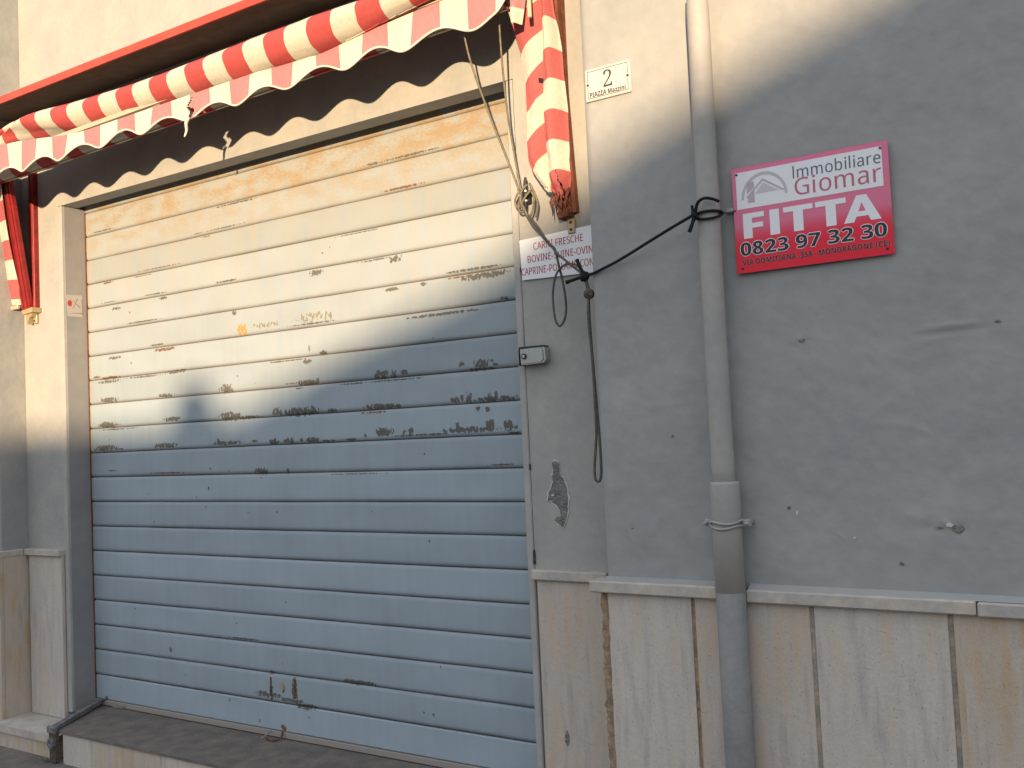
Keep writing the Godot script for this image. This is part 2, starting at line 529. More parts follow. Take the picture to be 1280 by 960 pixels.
	M.cord = mat(lin(0.012, 0.012, 0.014), 0.85)
	M.rope = textured(mottled(128, Color(0.47, 0.44, 0.37), 0.05, 0.2, 0.25, 105, 0.05), 8.0, 0.95)
	M.greyrope = textured(mottled(128, Color(0.36, 0.355, 0.33), 0.05, 0.2, 0.25, 106, 0.03), 8.0, 0.95)
	M.steel = mat(lin(0.42, 0.43, 0.42), 0.42, 0.55)
	M.darksteel = mat(lin(0.03, 0.032, 0.034), 0.5, 0.3)
	M.white = mat(lin(0.80, 0.81, 0.82), 0.4)
	M.enamel = mat(lin(0.50, 0.50, 0.47), 0.25)
	M.paper = mat(lin(0.40, 0.38, 0.36), 0.8)
	M.ink = mat(lin(0.04, 0.042, 0.05), 0.7)
	M.redink = mat(lin(0.42, 0.045, 0.05), 0.7)
	M.flake = mat(lin(0.55, 0.545, 0.525), 0.9)
	M.weed = mat(lin(0.06, 0.09, 0.03), 0.9)
	M.weed.backlight_enabled = true
	M.weed.backlight = Color(0.1, 0.15, 0.05)

# flat lettering: one line of text as thin geometry, its left end or middle at (x, y), fitted to a width
func lettering(parent: Node3D, text: String, font: String, bold: int, x: float, y: float, width: float, height: float, z: float, m: Material, tilt := 0.0, called := "lettering", slant := 0.0) -> MeshInstance3D:
	var f := SystemFont.new()
	f.font_names = PackedStringArray([font])
	f.font_weight = bold
	var t := TextMesh.new()
	t.font = f
	t.text = text
	t.font_size = 64
	t.pixel_size = 0.01
	t.depth = 0.02
	t.curve_step = 1.5
	t.horizontal_alignment = HORIZONTAL_ALIGNMENT_CENTER
	t.vertical_alignment = VERTICAL_ALIGNMENT_CENTER
	var b := t.get_aabb()
	var o := MeshInstance3D.new()
	o.mesh = t
	o.material_override = m
	o.name = called
	parent.add_child(o, true)
	var sx := width / b.size.x
	var sy := height / b.size.y
	var c := b.get_center()
	var bas := Basis(Vector3(sx, 0, 0), Vector3(slant * sx, sy, 0), Vector3(0, 0, 0.03)).rotated(Vector3.BACK, tilt)
	o.transform = Transform3D(bas, Vector3(x, y, z) - parent.position - bas * c)
	return o

# ================================================================ the scene
func _ready() -> void:
	rng.seed = 7
	# ---- camera
	var cam := Camera3D.new()
	cam.name = "camera"
	add_child(cam)
	cam.transform = Transform3D(Basis(Vector3(0.84102644, -0.04560643, -0.53906826), Vector3(0.06564493, 0.99768051, 0.01800973), Vector3(0.53699653, -0.05053376, 0.84206951)), Vector3(4.69715606, 1.33338125, 3.12923303))
	cam.fov = 43.603
	cam.near = 0.05
	cam.far = 900.0
	cam.current = true
	# ---- sky, sun, exposure
	var we := WorldEnvironment.new()
	we.name = "world_environment"
	var env := Environment.new()
	env.background_mode = Environment.BG_SKY
	var sky := Sky.new()
	var sm := ProceduralSkyMaterial.new()
	sm.sky_top_color = Color(0.82, 0.85, 0.90)
	sm.sky_horizon_color = Color(0.80, 0.76, 0.70)
	sm.sky_curve = 0.15
	sm.ground_horizon_color = Color(0.45, 0.43, 0.40)
	sm.ground_bottom_color = Color(0.30, 0.29, 0.28)
	sm.sky_energy_multiplier = 0.95
	sky.sky_material = sm
	env.sky = sky
	env.tonemap_mode = Environment.TONE_MAPPER_LINEAR
	env.tonemap_exposure = 1.72
	env.sdfgi_enabled = true
	env.ssao_enabled = true
	env.ssil_enabled = true
	we.environment = env
	add_child(we)
	var sun := DirectionalLight3D.new()
	sun.name = "sun"
	sun.light_energy = 1.6
	sun.light_color = lin(1.0, 0.72, 0.44)
	sun.light_angular_distance = 0.95
	sun.shadow_enabled = true
	sun.sky_mode = DirectionalLight3D.SKY_MODE_LIGHT_ONLY
	add_child(sun)
	sun.look_at_from_position(Vector3.ZERO, -Vector3(SUN_X, SUN_Y, 1.0), Vector3.UP)

	make_materials()
	build_ground()
	build_across_the_street()
	build_shop()
	build_step()
	build_shutter()
	build_drainpipe()
	build_awning()
	build_number_tile()
	build_letting_board()
	build_meat_sign()
	build_key_switch()
	build_sticker()
	build_ropes()
	build_bar()
	build_weed()

# ---------------------------------------------------------------- ground and what stands across the street
func build_ground() -> void:
	var st := begin()
	st.set_smooth_group(-1)
	var g := GROUND_Y - 0.1
	quad(st, Vector3(-400, g, -400), Vector3(400, g, -400), Vector3(400, g, 400), Vector3(-400, g, 400), Vector3.UP)
	structure("ground", st, M.asphalt, "grey asphalt street in front of the shop")
	st = begin()
	box(st, Vector3(-14, g - 0.2, 0.2), Vector3(16, GROUND_Y, 1.9), 0.01)
	structure("pavement", st, M.step, "grey pavement strip along the foot of the shop wall")

func build_across_the_street() -> void:
	# unseen, added and shaped to cast the shade: a garden wall with a small pillar, and a low house with a pitched roof
	var D := 14.0
	var w := thing("shading_wall", "plain plastered garden wall across the street, unseen and added to shade the foot of the shop", "wall", Vector3(0, GROUND_Y, D))
	var st := begin()
	box(st, Vector3(-30, GROUND_Y - 0.1, D), Vector3(7.70, 2.17, D + 0.25), 0.02)
	part("wall_body", st, M.plaster, w)
	st = begin()
	box(st, Vector3(-30, 2.163, D - 0.03), Vector3(7.70, 2.21, D + 0.28), 0.01)
	part("coping", st, M.ledge, w)
	var p := thing("shadow_blocker", "small unseen added pillar at the end of the garden wall", "blocker", Vector3(7.42, GROUND_Y, D))
	st = begin()
	plate(st, PackedVector2Array([Vector2(7.34, 2.213), Vector2(7.63, 2.213), Vector2(7.57, 2.37), Vector2(7.47, 2.44), Vector2(7.40, 2.35)]), D + 0.26, 0.26)  # flat outline added only for the shadow finger it throws
	part("cap", st, M.ledge, p)
	var h := thing("shading_house", "low house with a shallow pitched tiled roof across the street, unseen, roofline shaped to cast the shade", "house", Vector3(10.0, GROUND_Y, D))
	var prof := [Vector2(7.62, 2.24), Vector2(7.80, 2.27), Vector2(8.15, 2.40), Vector2(8.56, 2.54), Vector2(9.0, 2.66), Vector2(9.25, 2.76), Vector2(9.5, 2.89), Vector2(9.75, 3.00), Vector2(10.2, 3.17), Vector2(10.8, 3.37), Vector2(12.6, 4.0), Vector2(17.5, 2.2)]  # roofline fitted to the wanted shade edge
	var back := Vector3(SUN_X, 0, 1) * 5.0
	st = begin()
	st.set_smooth_group(-1)
	for i in prof.size() - 1:
		var a: Vector2 = prof[i]
		var b: Vector2 = prof[i + 1]
		var g := GROUND_Y - 0.1
		var f := [Vector3(a.x, g, D), Vector3(b.x, g, D), Vector3(b.x, b.y - 0.12, D), Vector3(a.x, a.y - 0.12, D)]
		quad(st, f[0], f[1], f[2], f[3], Vector3.FORWARD)
		quad(st, f[0] + back, f[1] + back, f[2] + back, f[3] + back, Vector3.BACK)
	for e in [prof[0], prof[prof.size() - 1]]:
		var q := Vector3(e.x, GROUND_Y - 0.1, D)
		var q2 := Vector3(e.x, e.y - 0.12, D)
		quad(st, q, q2, q2 + back, q + back, Vector3.LEFT if e == prof[0] else Vector3.RIGHT)
	part("house_wall", st, M.plaster, h)
	st = begin()
	for i in prof.size() - 1:
		var a: Vector2 = prof[i]
		var b: Vector2 = prof[i + 1]
		var f := [Vector3(a.x, a.y - 0.12, D - 0.02), Vector3(b.x, b.y - 0.12, D - 0.02), Vector3(b.x, b.y, D - 0.02), Vector3(a.x, a.y, D - 0.02)]
		slab(st, f, back)
	part("roof", st, M.rust, h)

# ---------------------------------------------------------------- the shop front
func wall_relief(x: float, y: float, n1: FastNoiseLite, n2: FastNoiseLite) -> float:
	var d := 0.0035 * n1.get_noise_2d(x * 100.0, y * 100.0) + 0.0012 * n2.get_noise_2d(x * 100.0, y * 100.0)
	# a long crease in the plaster, a smaller one and the pocks near the ledge
	var s := (x - 4.20) / 0.23
	if s > 0.0 and s < 1.0:
		var yy := 1.556 + 0.010 * s
		var e := (y - yy) / 0.009
		d += 0.006 * (e * exp(-e * e)) * sin(PI * minf(s * 1.1, 1.0)) * 1.6
	s = (x - 3.865) / 0.07
	if s > 0.0 and s < 1.0:
		var e := (y - (1.548 + 0.03 * s)) / 0.006
		d += 0.0045 * e * exp(-e * e) * sin(PI * s) * 1.6
	for h in [[4.293, 1.020, 0.016, 0.012, 0.004], [4.262, 1.035, 0.012, 0.010, -0.004], [3.985, 0.99, 0.02, 0.02, -0.002], [3.325, 1.004, 0.007, 0.006, 0.006], [4.2, 1.05, 0.05, 0.02, -0.0022], [4.22, 1.02, 0.03, 0.008, 0.0025]]:
		var q := pow((x - h[0]) / h[2], 2.0) + pow((y - h[1]) / h[3], 2.0)
		if q < 6.0:
			d -= h[4] * exp(-q) * (1.0 + 1.2 * n2.get_noise_2d(x * 900.0, y * 900.0))
	# shallow arcs left by the float
	for a in [[4.12, 1.18, 0.17, 0.0016], [4.02, 1.42, 0.13, 0.0013], [4.33, 1.32, 0.24, 0.0012], [3.45, 1.55, 0.2, 0.0010]]:
		var r = (Vector2(x - a[0], (y - a[1]) * 1.3).length() - a[2]) / 0.012
		if absf(r) < 3.0:
			d += a[3] * exp(-r * r) * clampf(0.5 + 2.0 * n1.get_noise_2d(x * 60.0 + 50.0, y * 60.0), 0.0, 1.0)
	return d

func build_shop() -> void:
	var s := thing("shop_building", "pale plastered shop front with a travertine base and a recessed shutter opening", "building", Vector3(1.4, GROUND_Y, NICHE_Z))
	var n1 := noise(61, 0.022, 3)
	var n2 := noise(62, 0.11, 3)
	# main wall: a relief sheet where the picture looks, plain beyond
	var st := begin()
	var x0 := EDGE_X
	sheet(st, 190, 250, func(u: float, v: float) -> Vector3:
		var x := lerpf(x0, 5.1, u)
		var y := lerpf(2.95, 0.83, v)
		var e := clampf((x - x0) / 0.03, 0.0, 1.0)
		return Vector3(x, y, WALL_Z - 0.012 * pow(1.0 - e, 2.5) + wall_relief(x, y, n1, n2) * e * clampf((5.1 - x) / 0.1, 0.0, 1.0)),
		func(u: float, v: float) -> Vector2: return Vector2(u, v), Vector3.BACK)
	part("plaster_wall", st, M.plaster, s)
	st = begin()
	box(st, Vector3(x0 + 0.002, GROUND_Y - 0.1, -0.4), Vector3(9.0, 0.80, WALL_Z - 0.015), 0.001)
	box(st, Vector3(x0 + 0.0005, 0.801, -0.4), Vector3(5.1, 2.95, WALL_Z - 0.013), 0.0)
	box(st, Vector3(5.1005, 0.801, -0.4), Vector3(9.0, 2.95, WALL_Z), 0.001)
	box(st, Vector3(x0, 2.951, -0.4), Vector3(9.0, 5.5, WALL_Z), 0.001)
	part("wall_core", st, M.plaster, s)
	# pier on the left, its return faces the opening
	st = begin()
	box(st, Vector3(-7.0, GROUND_Y - 0.1, -0.4), Vector3(PIER_X, 5.5, WALL_Z), 0.006)
	part("pier", st, M.plaster, s)
	# surround: two pilasters and a lintel
	st = begin()
	box(st, Vector3(PIER_X + 0.001, GROUND_Y - 0.1, -0.3), Vector3(-0.034, 5.5, NICHE_Z), 0.001)
	part("pilaster", st, M.surround, s)
	st = begin()
	sheet(st, 40, 180, func(u: float, v: float) -> Vector3:
		var x := lerpf(2.853, EDGE_X + 0.02, u)
		var y := lerpf(3.3, 0.83, v)
		return Vector3(x, y, NICHE_Z + 0.6 * (0.0035 * n1.get_noise_2d(x * 100.0, y * 100.0) + 0.0014 * n2.get_noise_2d(x * 100.0, y * 100.0)) - 0.001),
		func(u: float, v: float) -> Vector2: return Vector2(u, v), Vector3.BACK)
	box(st, Vector3(2.853, GROUND_Y - 0.1, -0.3), Vector3(EDGE_X + 0.0, 5.5, NICHE_Z - 0.006), 0.0)
	part("pilaster", st, M.surround, s)
	st = begin()
	box(st, Vector3(-0.0335, LINTEL_Y + 0.0005, 0.048), Vector3(2.8525, 5.5, NICHE_Z), 0.001)
	part("lintel", st, M.surround, s)
	st = begin()
	box(st, Vector3(PIER_X, LINTEL_Y + 0.02, -0.40), Vector3(EDGE_X, 3.4, -0.30), 0.001)
	box(st, Vector3(-0.30, GROUND_Y, -0.40), Vector3(EDGE_X, LINTEL_Y + 0.02, -0.302), 0.001)
	part("back_wall", st, M.gap, s)
	# painted steel edge trims at both sides of the opening
	for e in [[-0.0335, 0.0, -0.05], [2.822, 2.851, -0.05]]:
		st = begin()
		box(st, Vector3(e[0], -0.01, e[2]), Vector3(e[1], LINTEL_Y - 0.001, NICHE_Z + 0.003), 0.004)
		part("edge_trim", st, M.trim, s)
	st = begin()
	box(st, Vector3(-0.030, 0.0, -0.04), Vector3(0.0015, LINTEL_Y - 0.002, NICHE_Z - 0.012), 0.002)
	part("reveal", st, M.reveal, s)
	# travertine slabs: x0, x1, bottom, front z, kind
	var k := 0
	for a in [[2.872, 3.196, -0.14, 0.158, 0], [3.2295, 3.520, -0.15, 0.310, 1], [3.532, 3.884, -0.15, 0.309, 0], [3.898, 4.254, -0.15, 0.311, 1], [4.268, 4.62, -0.15, 0.310, 2], [4.634, 5.0, -0.15, 0.309, 1], [-0.330, -0.036, -0.040, 0.160, 1], [-0.86, -0.349, -0.055, 0.311, 2]]:
		st = begin()
		if k < 2:      # a nibbled edge where the corner joint has crumbled
			var pl := PackedVector2Array()
			var nn := noise(300 + k, 0.05, 3)
			for i in 33:
				var y := lerpf(a[2], 0.801, i / 32.0)
				pl.append(Vector2(a[1] - (0.004 + 0.012 * maxf(0.0, nn.get_noise_2d(y * 700.0, 0.0)) if k == 0 else 0.0), y))
			for i in 33:
				var y := lerpf(0.801, a[2], i / 32.0)
				pl.append(Vector2(a[0] + (0.002 + 0.006 * maxf(0.0, nn.get_noise_2d(y * 900.0, 9.0)) if k == 1 else 0.0), y))
			plate(st, pl, a[3], 0.02)
		else:
			box(st, Vector3(a[0], a[2], a[3] - 0.02), Vector3(a[1], 0.801, a[3]), 0.0015)
		part("marble_slab", st, M.marble[a[4]], s)
		k += 1
	st = begin()
	box(st, Vector3(PIER_X + 0.0, -0.055, NICHE_Z + 0.002), Vector3(PIER_X + 0.02, 0.801, 0.29), 0.0015)
	part("marble_slab", st, M.marble[2], s)
	# joints: the crumbling corner joint and grey-brown grout between slabs
	st = begin()
	sheet(st, 4, 90, func(u: float, v: float) -> Vector3:
		var y := lerpf(0.799, -0.15, v)
		var left := 3.2045 - 0.012 * maxf(0.0, n2.get_noise_2d(y * 420.0, 4.0)) + 0.004 * n2.get_noise_2d(y * 1300.0, 8.0)
		return Vector3(lerpf(left, 3.2285, u), y, 0.302 + 0.007 * n2.get_noise_2d(y * 600.0, u * 60.0) - 0.004 * u),
		func(u: float, v: float) -> Vector2: return Vector2(u, v), Vector3.BACK)
	box(st, Vector3(3.212, -0.15, 0.14), Vector3(3.2275, 0.799, 0.292), 0.001)
	part("crumbling_joint", st, M.mortar, s)
	for j in [[3.5195, 3.5325, 0.3045], [3.8835, 3.8985, 0.3055], [4.2535, 4.2685, 0.3055], [4.6195, 4.6345, 0.3055]]:
		st = begin()
		box(st, Vector3(j[0], -0.15, 0.276), Vector3(j[1], 0.8005, j[2]), 0.0)
		part("joint", st, M.grout if j[0] > 3.6 else M.mortar, s)
	# ledge stones that cap the slabs: x0, x1, y0, y1, front z
	for a in [[2.856, 3.16, 0.802, 0.838, 0.176], [3.176, 3.615, 0.800, 0.838, 0.333], [3.705, 4.328, 0.796, 0.834, 0.334], [4.331, 5.4, 0.793, 0.831, 0.332], [-0.349, -0.034, 0.795, 0.830, 0.178], [-0.86, -0.345, 0.795, 0.830, 0.331]]:
		st = begin()
		var fz: float = a[4]
		var bz := fz - 0.075 if fz > 0.3 else 0.134
		if a[0] < -0.5:
			bz = NICHE_Z + 0.04
		box(st, Vector3(a[0], a[2], bz), Vector3(a[1], a[3], fz), 0.004)
		part("ledge_stone", st, M.ledge, s)
	# mortar fillet above the ledge stones
	st = begin()
	slab(st, [Vector3(3.224, 0.838, 0.320), Vector3(3.612, 0.838, 0.320), Vector3(3.612, 0.849, 0.294), Vector3(3.224, 0.849, 0.294)], Vector3(0, 0, -0.03))
	slab(st, [Vector3(3.708, 0.834, 0.320), Vector3(5.1, 0.831, 0.320), Vector3(5.1, 0.845, 0.294), Vector3(3.708, 0.847, 0.294)], Vector3(0, 0, -0.03))
	part("mortar_fillet", st, M.plaster, s)
	# the patch where the plaster skin has come away
	var nn := noise(77, 0.9, 3)
	var line := [[2.947, 1.222], [2.962, 1.226], [2.974, 1.218], [2.977, 1.196], [2.978, 1.178], [2.993, 1.158], [3.003, 1.128], [3.005, 1.094], [3.002, 1.062], [2.999, 1.035], [2.991, 1.008], [2.979, 0.988], [2.964, 0.997], [2.944, 1.013], [2.955, 1.024], [2.972, 1.027], [2.972, 1.048], [2.958, 1.066], [2.944, 1.074], [2.932, 1.083], [2.921, 1.082], [2.926, 1.110], [2.937, 1.128], [2.945, 1.150], [2.944, 1.172], [2.952, 1.192], [2.947, 1.208]]
	var pl := PackedVector2Array()
	var rim := PackedVector2Array()
	for i in line.size():
		var p := Vector2(line[i][0], line[i][1])
		var q := Vector2(line[(i + 1) % line.size()][0], line[(i + 1) % line.size()][1])
		for t in 3:
			var c := p.lerp(q, t / 3.0) + Vector2(nn.get_noise_2d(i * 9.0 + t, 0), nn.get_noise_2d(0, i * 9.0 + t)) * 0.004
			pl.append(c)
			var lump := 0.0035 + 0.006 * maxf(0.0, nn.get_noise_2d(i * 5.0 + t, 40.0)) + (0.006 if (c.x > 2.975 and c.y < 1.15) else 0.0) * absf(nn.get_noise_2d(i * 3.0, 80.0))
			rim.append(c + (c - Vector2(2.968, 1.1)).normalized() * lump)
	st = begin()
	plate(st, rim, NICHE_Z + 0.0025, 0.004)
	part("plaster_flake_rim", st, M.flake, s)
	st = begin()
	plate(st, pl, NICHE_Z + 0.0035, 0.004)
	part("bare_plaster_patch", st, M.concrete, s)
	st = begin()
	plate(st, disc(2.944, 1.103, 0.006, 9, 0.004), NICHE_Z + 0.006, 0.004)
	part("plaster_flake", st, M.flake, s)
	# a small chip low on the pilaster slab
	st = begin()
	plate(st, PackedVector2Array([Vector2(2.958, 0.268), Vector2(2.968, 0.28), Vector2(2.975, 0.262), Vector2(2.974, 0.232), Vector2(2.964, 0.222), Vector2(2.956, 0.24)]), 0.1588, 0.002)
	part("stone_chip", st, M.concrete, s)
	# nicks and a knocked-out hole in the main wall
	var hn := noise(88, 0.9, 3)
	for c in [[4.293, 1.019, 0.015, 0.012, 0], [4.272, 1.030, 0.008, 0.006, 1], [4.297, 1.016, 0.003, 0.003, 1], [3.906, 1.567, 0.010, 0.003, 0], [3.838, 1.075, 0.005, 0.005, 0], [3.861, 1.060, 0.004, 0.007, 1], [4.143, 0.921, 0.007, 0.004, 0], [3.325, 1.003, 0.006, 0.005, 0], [4.424, 1.570, 0.008, 0.0035, 0], [4.245, 1.022, 0.010, 0.004, 0], [3.48, 1.30, 0.004, 0.004, 0], [4.02, 0.99, 0.004, 0.003, 1]]:
		var chip := PackedVector2Array()
		for i in 11:
			var a := TAU * i / 11.0
			var k2 := 1.0 + 0.55 * hn.get_noise_2d(c[0] * 90.0 + cos(a) * 2.0, c[1] * 90.0 + sin(a) * 2.0)
			chip.append(Vector2(c[0] + c[2] * k2 * cos(a), c[1] + c[3] * k2 * sin(a)))
		st = begin()
		plate(st, chip, WALL_Z + wall_relief(c[0], c[1], n1, n2) + (0.0042 if c[0] == 4.293 else 0.0028), 0.014)
		part("plaster_chip", st, M.concrete if c[4] == 0 else M.flake, s)
	for c in [[2.852, 1.205, 0.003, 0.012], [2.853, 0.885, 0.004, 0.022], [2.852, 0.862, 0.005, 0.010], [2.852, 1.93, 0.003, 0.010]]:
		st = begin()
		plate(st, disc(c[0], c[1], c[2], 9, c[3]), NICHE_Z + 0.0042, 0.006)
		part("trim_chip", st, M.ink, s)
	# the hairline gap beside the right trim
	st = begin()
	box(st, Vector3(2.8512, 0.835, 0.12), Vector3(2.8528, LINTEL_Y - 0.01, NICHE_Z - 0.001), 0.0)
	part("trim_gap", st, M.ink, s)

func build_step() -> void:
	var s := thing("doorstep", "low stone doorstep under the shutter with a dark worn top and pale riser", "step", Vector3(1.5, GROUND_Y, 0.3))
	var st := begin()
	prism(st, [Vector2(0.03, -0.3), Vector2(3.0, -0.3), Vector2(3.0, 0.382), Vector2(0.240, 0.382), Vector2(0.045, 0.0)], -0.012, 0.0)
	part("step_top", st, M.step, s)
	var xs := [0.285, 0.515, 1.02, 1.6, 2.2, 2.86]
	for i in xs.size() - 1:
		st = begin()
		box(st, Vector3(xs[i] + 0.001, GROUND_Y - 0.03, 0.30), Vector3(xs[i + 1] - 0.001, -0.013, 0.375), 0.004)
		part("riser_stone", st, M.marble[1 if i % 2 == 0 else 2], s)
	# the block at the foot of the left pilaster
	st = begin()
	box(st, Vector3(-0.345, GROUND_Y - 0.05, 0.139), Vector3(0.19, -0.078, 0.352), 0.004)
	part("base_block", st, M.marble[2], s)
	st = begin()
	prism(st, [Vector2(-0.347, 0.139), Vector2(0.105, 0.139), Vector2(0.225, 0.366), Vector2(-0.347, 0.366)], -0.0775, -0.042)
	part("base_cap", st, M.ledge, s)
	st = begin()
	box(st, Vector3(-0.9, GROUND_Y - 0.12, 0.15), Vector3(-0.3475, -0.056, 0.295), 0.004)
	part("pier_footing", st, M.mortar, s)

# ---------------------------------------------------------------- the roller shutter
func build_shutter() -> void:
	var s := thing("roller_shutter", "closed roller shutter of blue-grey slats with chipped paint and rust at the top", "shutter", Vector3(SHUT_W / 2, 0, 0))
	uvr = SHUT
	var wob := noise(5, 1.2, 3)
	var prof := [Vector2(0.0030, -0.010), Vector2(0.0036, -0.0055), Vector2(0.0125, 0.0003), Vector2(0.020, 0.0010), Vector2(0.045, 0.0014), Vector2(0.085, 0.0015), Vector2(0.112, 0.0013), Vector2(0.1258, 0.0010), Vector2(0.1280, -0.0012), Vector2(0.1284, -0.010)]
	for k in 21:
		var y0 := TOP_Y - (k) * SLAT      # its lower joint
		if k == 20:
			break
		var st := begin()
		st.set_smooth_group(0)
		var rings := []
		var nx := 36
		for i in nx + 1:
			var x := lerpf(-0.012, 2.79, float(i) / nx)
			var ring := []
			for p in prof:
				var dy := 0.0012 * wob.get_noise_2d(x * 2.0, k * 7.0)
				var dz := 0.0016 * wob.get_noise_2d(x * 1.5, k * 3.0 + 90.0) + 0.0012 * wob.get_noise_2d(x * 0.6 + 33.0, p.y * 9.0 + k)
				ring.append(Vector3(x, y0 + p.x + dy, p.y + dz))
			rings.append(ring)
		for i in nx:
			for j in prof.size() - 1:
				quad(st, rings[i][j], rings[i + 1][j], rings[i + 1][j + 1], rings[i][j + 1], Vector3(0, 0.0, 1) + Vector3(0, -1 if j == 0 else (1 if j == prof.size() - 2 else 0), 0))
		part("slat", st, M.shutter, s)
	# the lowest slat ends at the bottom rail
	var st := begin()
	st.set_smooth_group(0)
	box(st, Vector3(-0.012, 0.032, -0.012), Vector3(2.79, TOP_Y - 19 * SLAT - 0.002, 0.0012), 0.004)
	part("slat", st, M.shutter, s)
	st = begin()
	box(st, Vector3(-0.012, 0.004, -0.014), Vector3(2.79, 0.030, 0.008), 0.002)
	part("bottom_rail", st, M.dull, s)
	st = begin()
	box(st, Vector3(-0.02, 0.0, -0.03), Vector3(2.80, TOP_Y + 0.12, -0.0095), 0.0)
	part("slat_backing", st, M.gap, s)
	st = begin()
	box(st, Vector3(0.002, 0.0, -0.010), Vector3(0.0065, LINTEL_Y - 0.02, 0.007), 0.001)
	part("guide_rail", st, M.rust, s)
	# lock plate: two worn keepers and a keyhole
	st = begin()
	box(st, Vector3(1.318, 0.182, 0.001), Vector3(1.327, 0.268, 0.0048), 0.002)
	part("lock_keeper", st, M.bare, s)
	st = begin()
	box(st, Vector3(1.470, 0.186, 0.001), Vector3(1.480, 0.270, 0.0048), 0.002)
	part("lock_keeper", st, M.bare, s)
	st = begin()
	plate(st, disc(1.398, 0.232, 0.011, 14, 0.016), 0.007, 0.005)
	part("keyhole", st, M.brass, s)
	# bent tab and the ring at the bottom rail
	st = begin()
	slab(st, [Vector3(0.165, 0.006, 0.030), Vector3(0.235, 0.004, 0.012), Vector3(0.265, 0.018, 0.010), Vector3(0.20, 0.020, 0.026)], Vector3(0, -0.003, -0.004))
	part("bent_tab", st, M.dull, s)
	st = begin()
	tube(st, smooth([Vector3(1.325, 0.036, 0.012), Vector3(1.318, 0.02, 0.03), Vector3(1.302, 0.004, 0.045), Vector3(1.296, 0.006, 0.046)], 4), 0.0026, 6)
	part("wire_hook", st, M.dull, s)
	st = begin()
	tube(st, smooth([Vector3(1.395, 0.034, 0.010), Vector3(1.405, 0.014, 0.03), Vector3(1.385, 0.004, 0.05), Vector3(1.345, 0.003, 0.055), Vector3(1.325, 0.006, 0.04)], 4), 0.004, 6)
	part("pull_ring", st, M.rust, s)
	uvr = Rect2(0, 0, 1, 1)

# ---------------------------------------------------------------- drainpipe
func build_drainpipe() -> void:
	var s := thing("drainpipe", "painted round drainpipe clamped upright to the wall beside the red board", "drainpipe", Vector3(3.66, GROUND_Y, 0.345))
	var ztop := WALL_Z + 0.052
	var st := begin()
	tube(st, [Vector3(3.664, 2.655, ztop), Vector3(3.664, 3.6, ztop)], 0.026, 20)
	part("upper_pipe", st, M.pipe, s)
	st = begin()
	var pts := []
	var rad := []
	for i in 25:
		var y := lerpf(1.13, 2.67, i / 24.0)
		pts.append(Vector3(3.661 + 0.001 * sin(y * 3.0), y, ztop))
		rad.append(0.0345)
	rad[24] = 0.031
	tube(st, pts, rad, 28)
	part("middle_pipe", st, M.pipe, s)
	st = begin()
	tube(st, [Vector3(3.664, 0.83, WALL_Z + 0.056), Vector3(3.664, 1.150, WALL_Z + 0.056), Vector3(3.664, 1.156, WALL_Z + 0.056), Vector3(3.664, 1.158, WALL_Z + 0.056)], [0.0445, 0.0445, 0.043, 0.034], 28)
	part("socket_pipe", st, M.pipe, s)
	st = begin()
	tube(st, [Vector3(3.664, GROUND_Y - 0.05, WALL_Z + 0.056), Vector3(3.664, 0.8295, WALL_Z + 0.056)], 0.0442, 28)
	part("lower_pipe", st, M.pvc, s)
	# clamp: a band with ears and screws, slightly slack
	st = begin()
	for q in [0.0, 0.014]:
		var loop := []
		for i in 25:
			var a := lerpf(-0.15, PI + 0.15, i / 24.0)
			loop.append(Vector3(3.664 + 0.0485 * cos(a), 1.026 + q + 0.003 * sin(a * 3.0 + q * 90.0) - 0.004 * sin(a), WALL_Z + 0.056 + 0.0485 * sin(a)))
		tube(st, loop, 0.0038, 6)
	part("clamp_band", st, M.pipe, s)
	for e in [-1.0, 1.0]:
		st = begin()
		box(st, Vector3(3.664 + e * 0.058 - 0.012, 1.022, WALL_Z + 0.03), Vector3(3.664 + e * 0.058 + 0.012, 1.044, WALL_Z + 0.058), 0.003)
		part("clamp_ear", st, M.pipe, s)
		st = begin()
		tube(st, [Vector3(3.664 + e * 0.064, 1.033, WALL_Z), Vector3(3.664 + e * 0.064, 1.033, WALL_Z + 0.072)], 0.005, 8)
		part("clamp_screw", st, M.pipe, s)

# ---------------------------------------------------------------- awning
func bar_z(x: float) -> float:
	return 0.52 - 0.12 * (x - 0.31) / 2.56

func valance_low(x: float) -> float:
	return 2.694 + 0.018 * (x - 0.31)

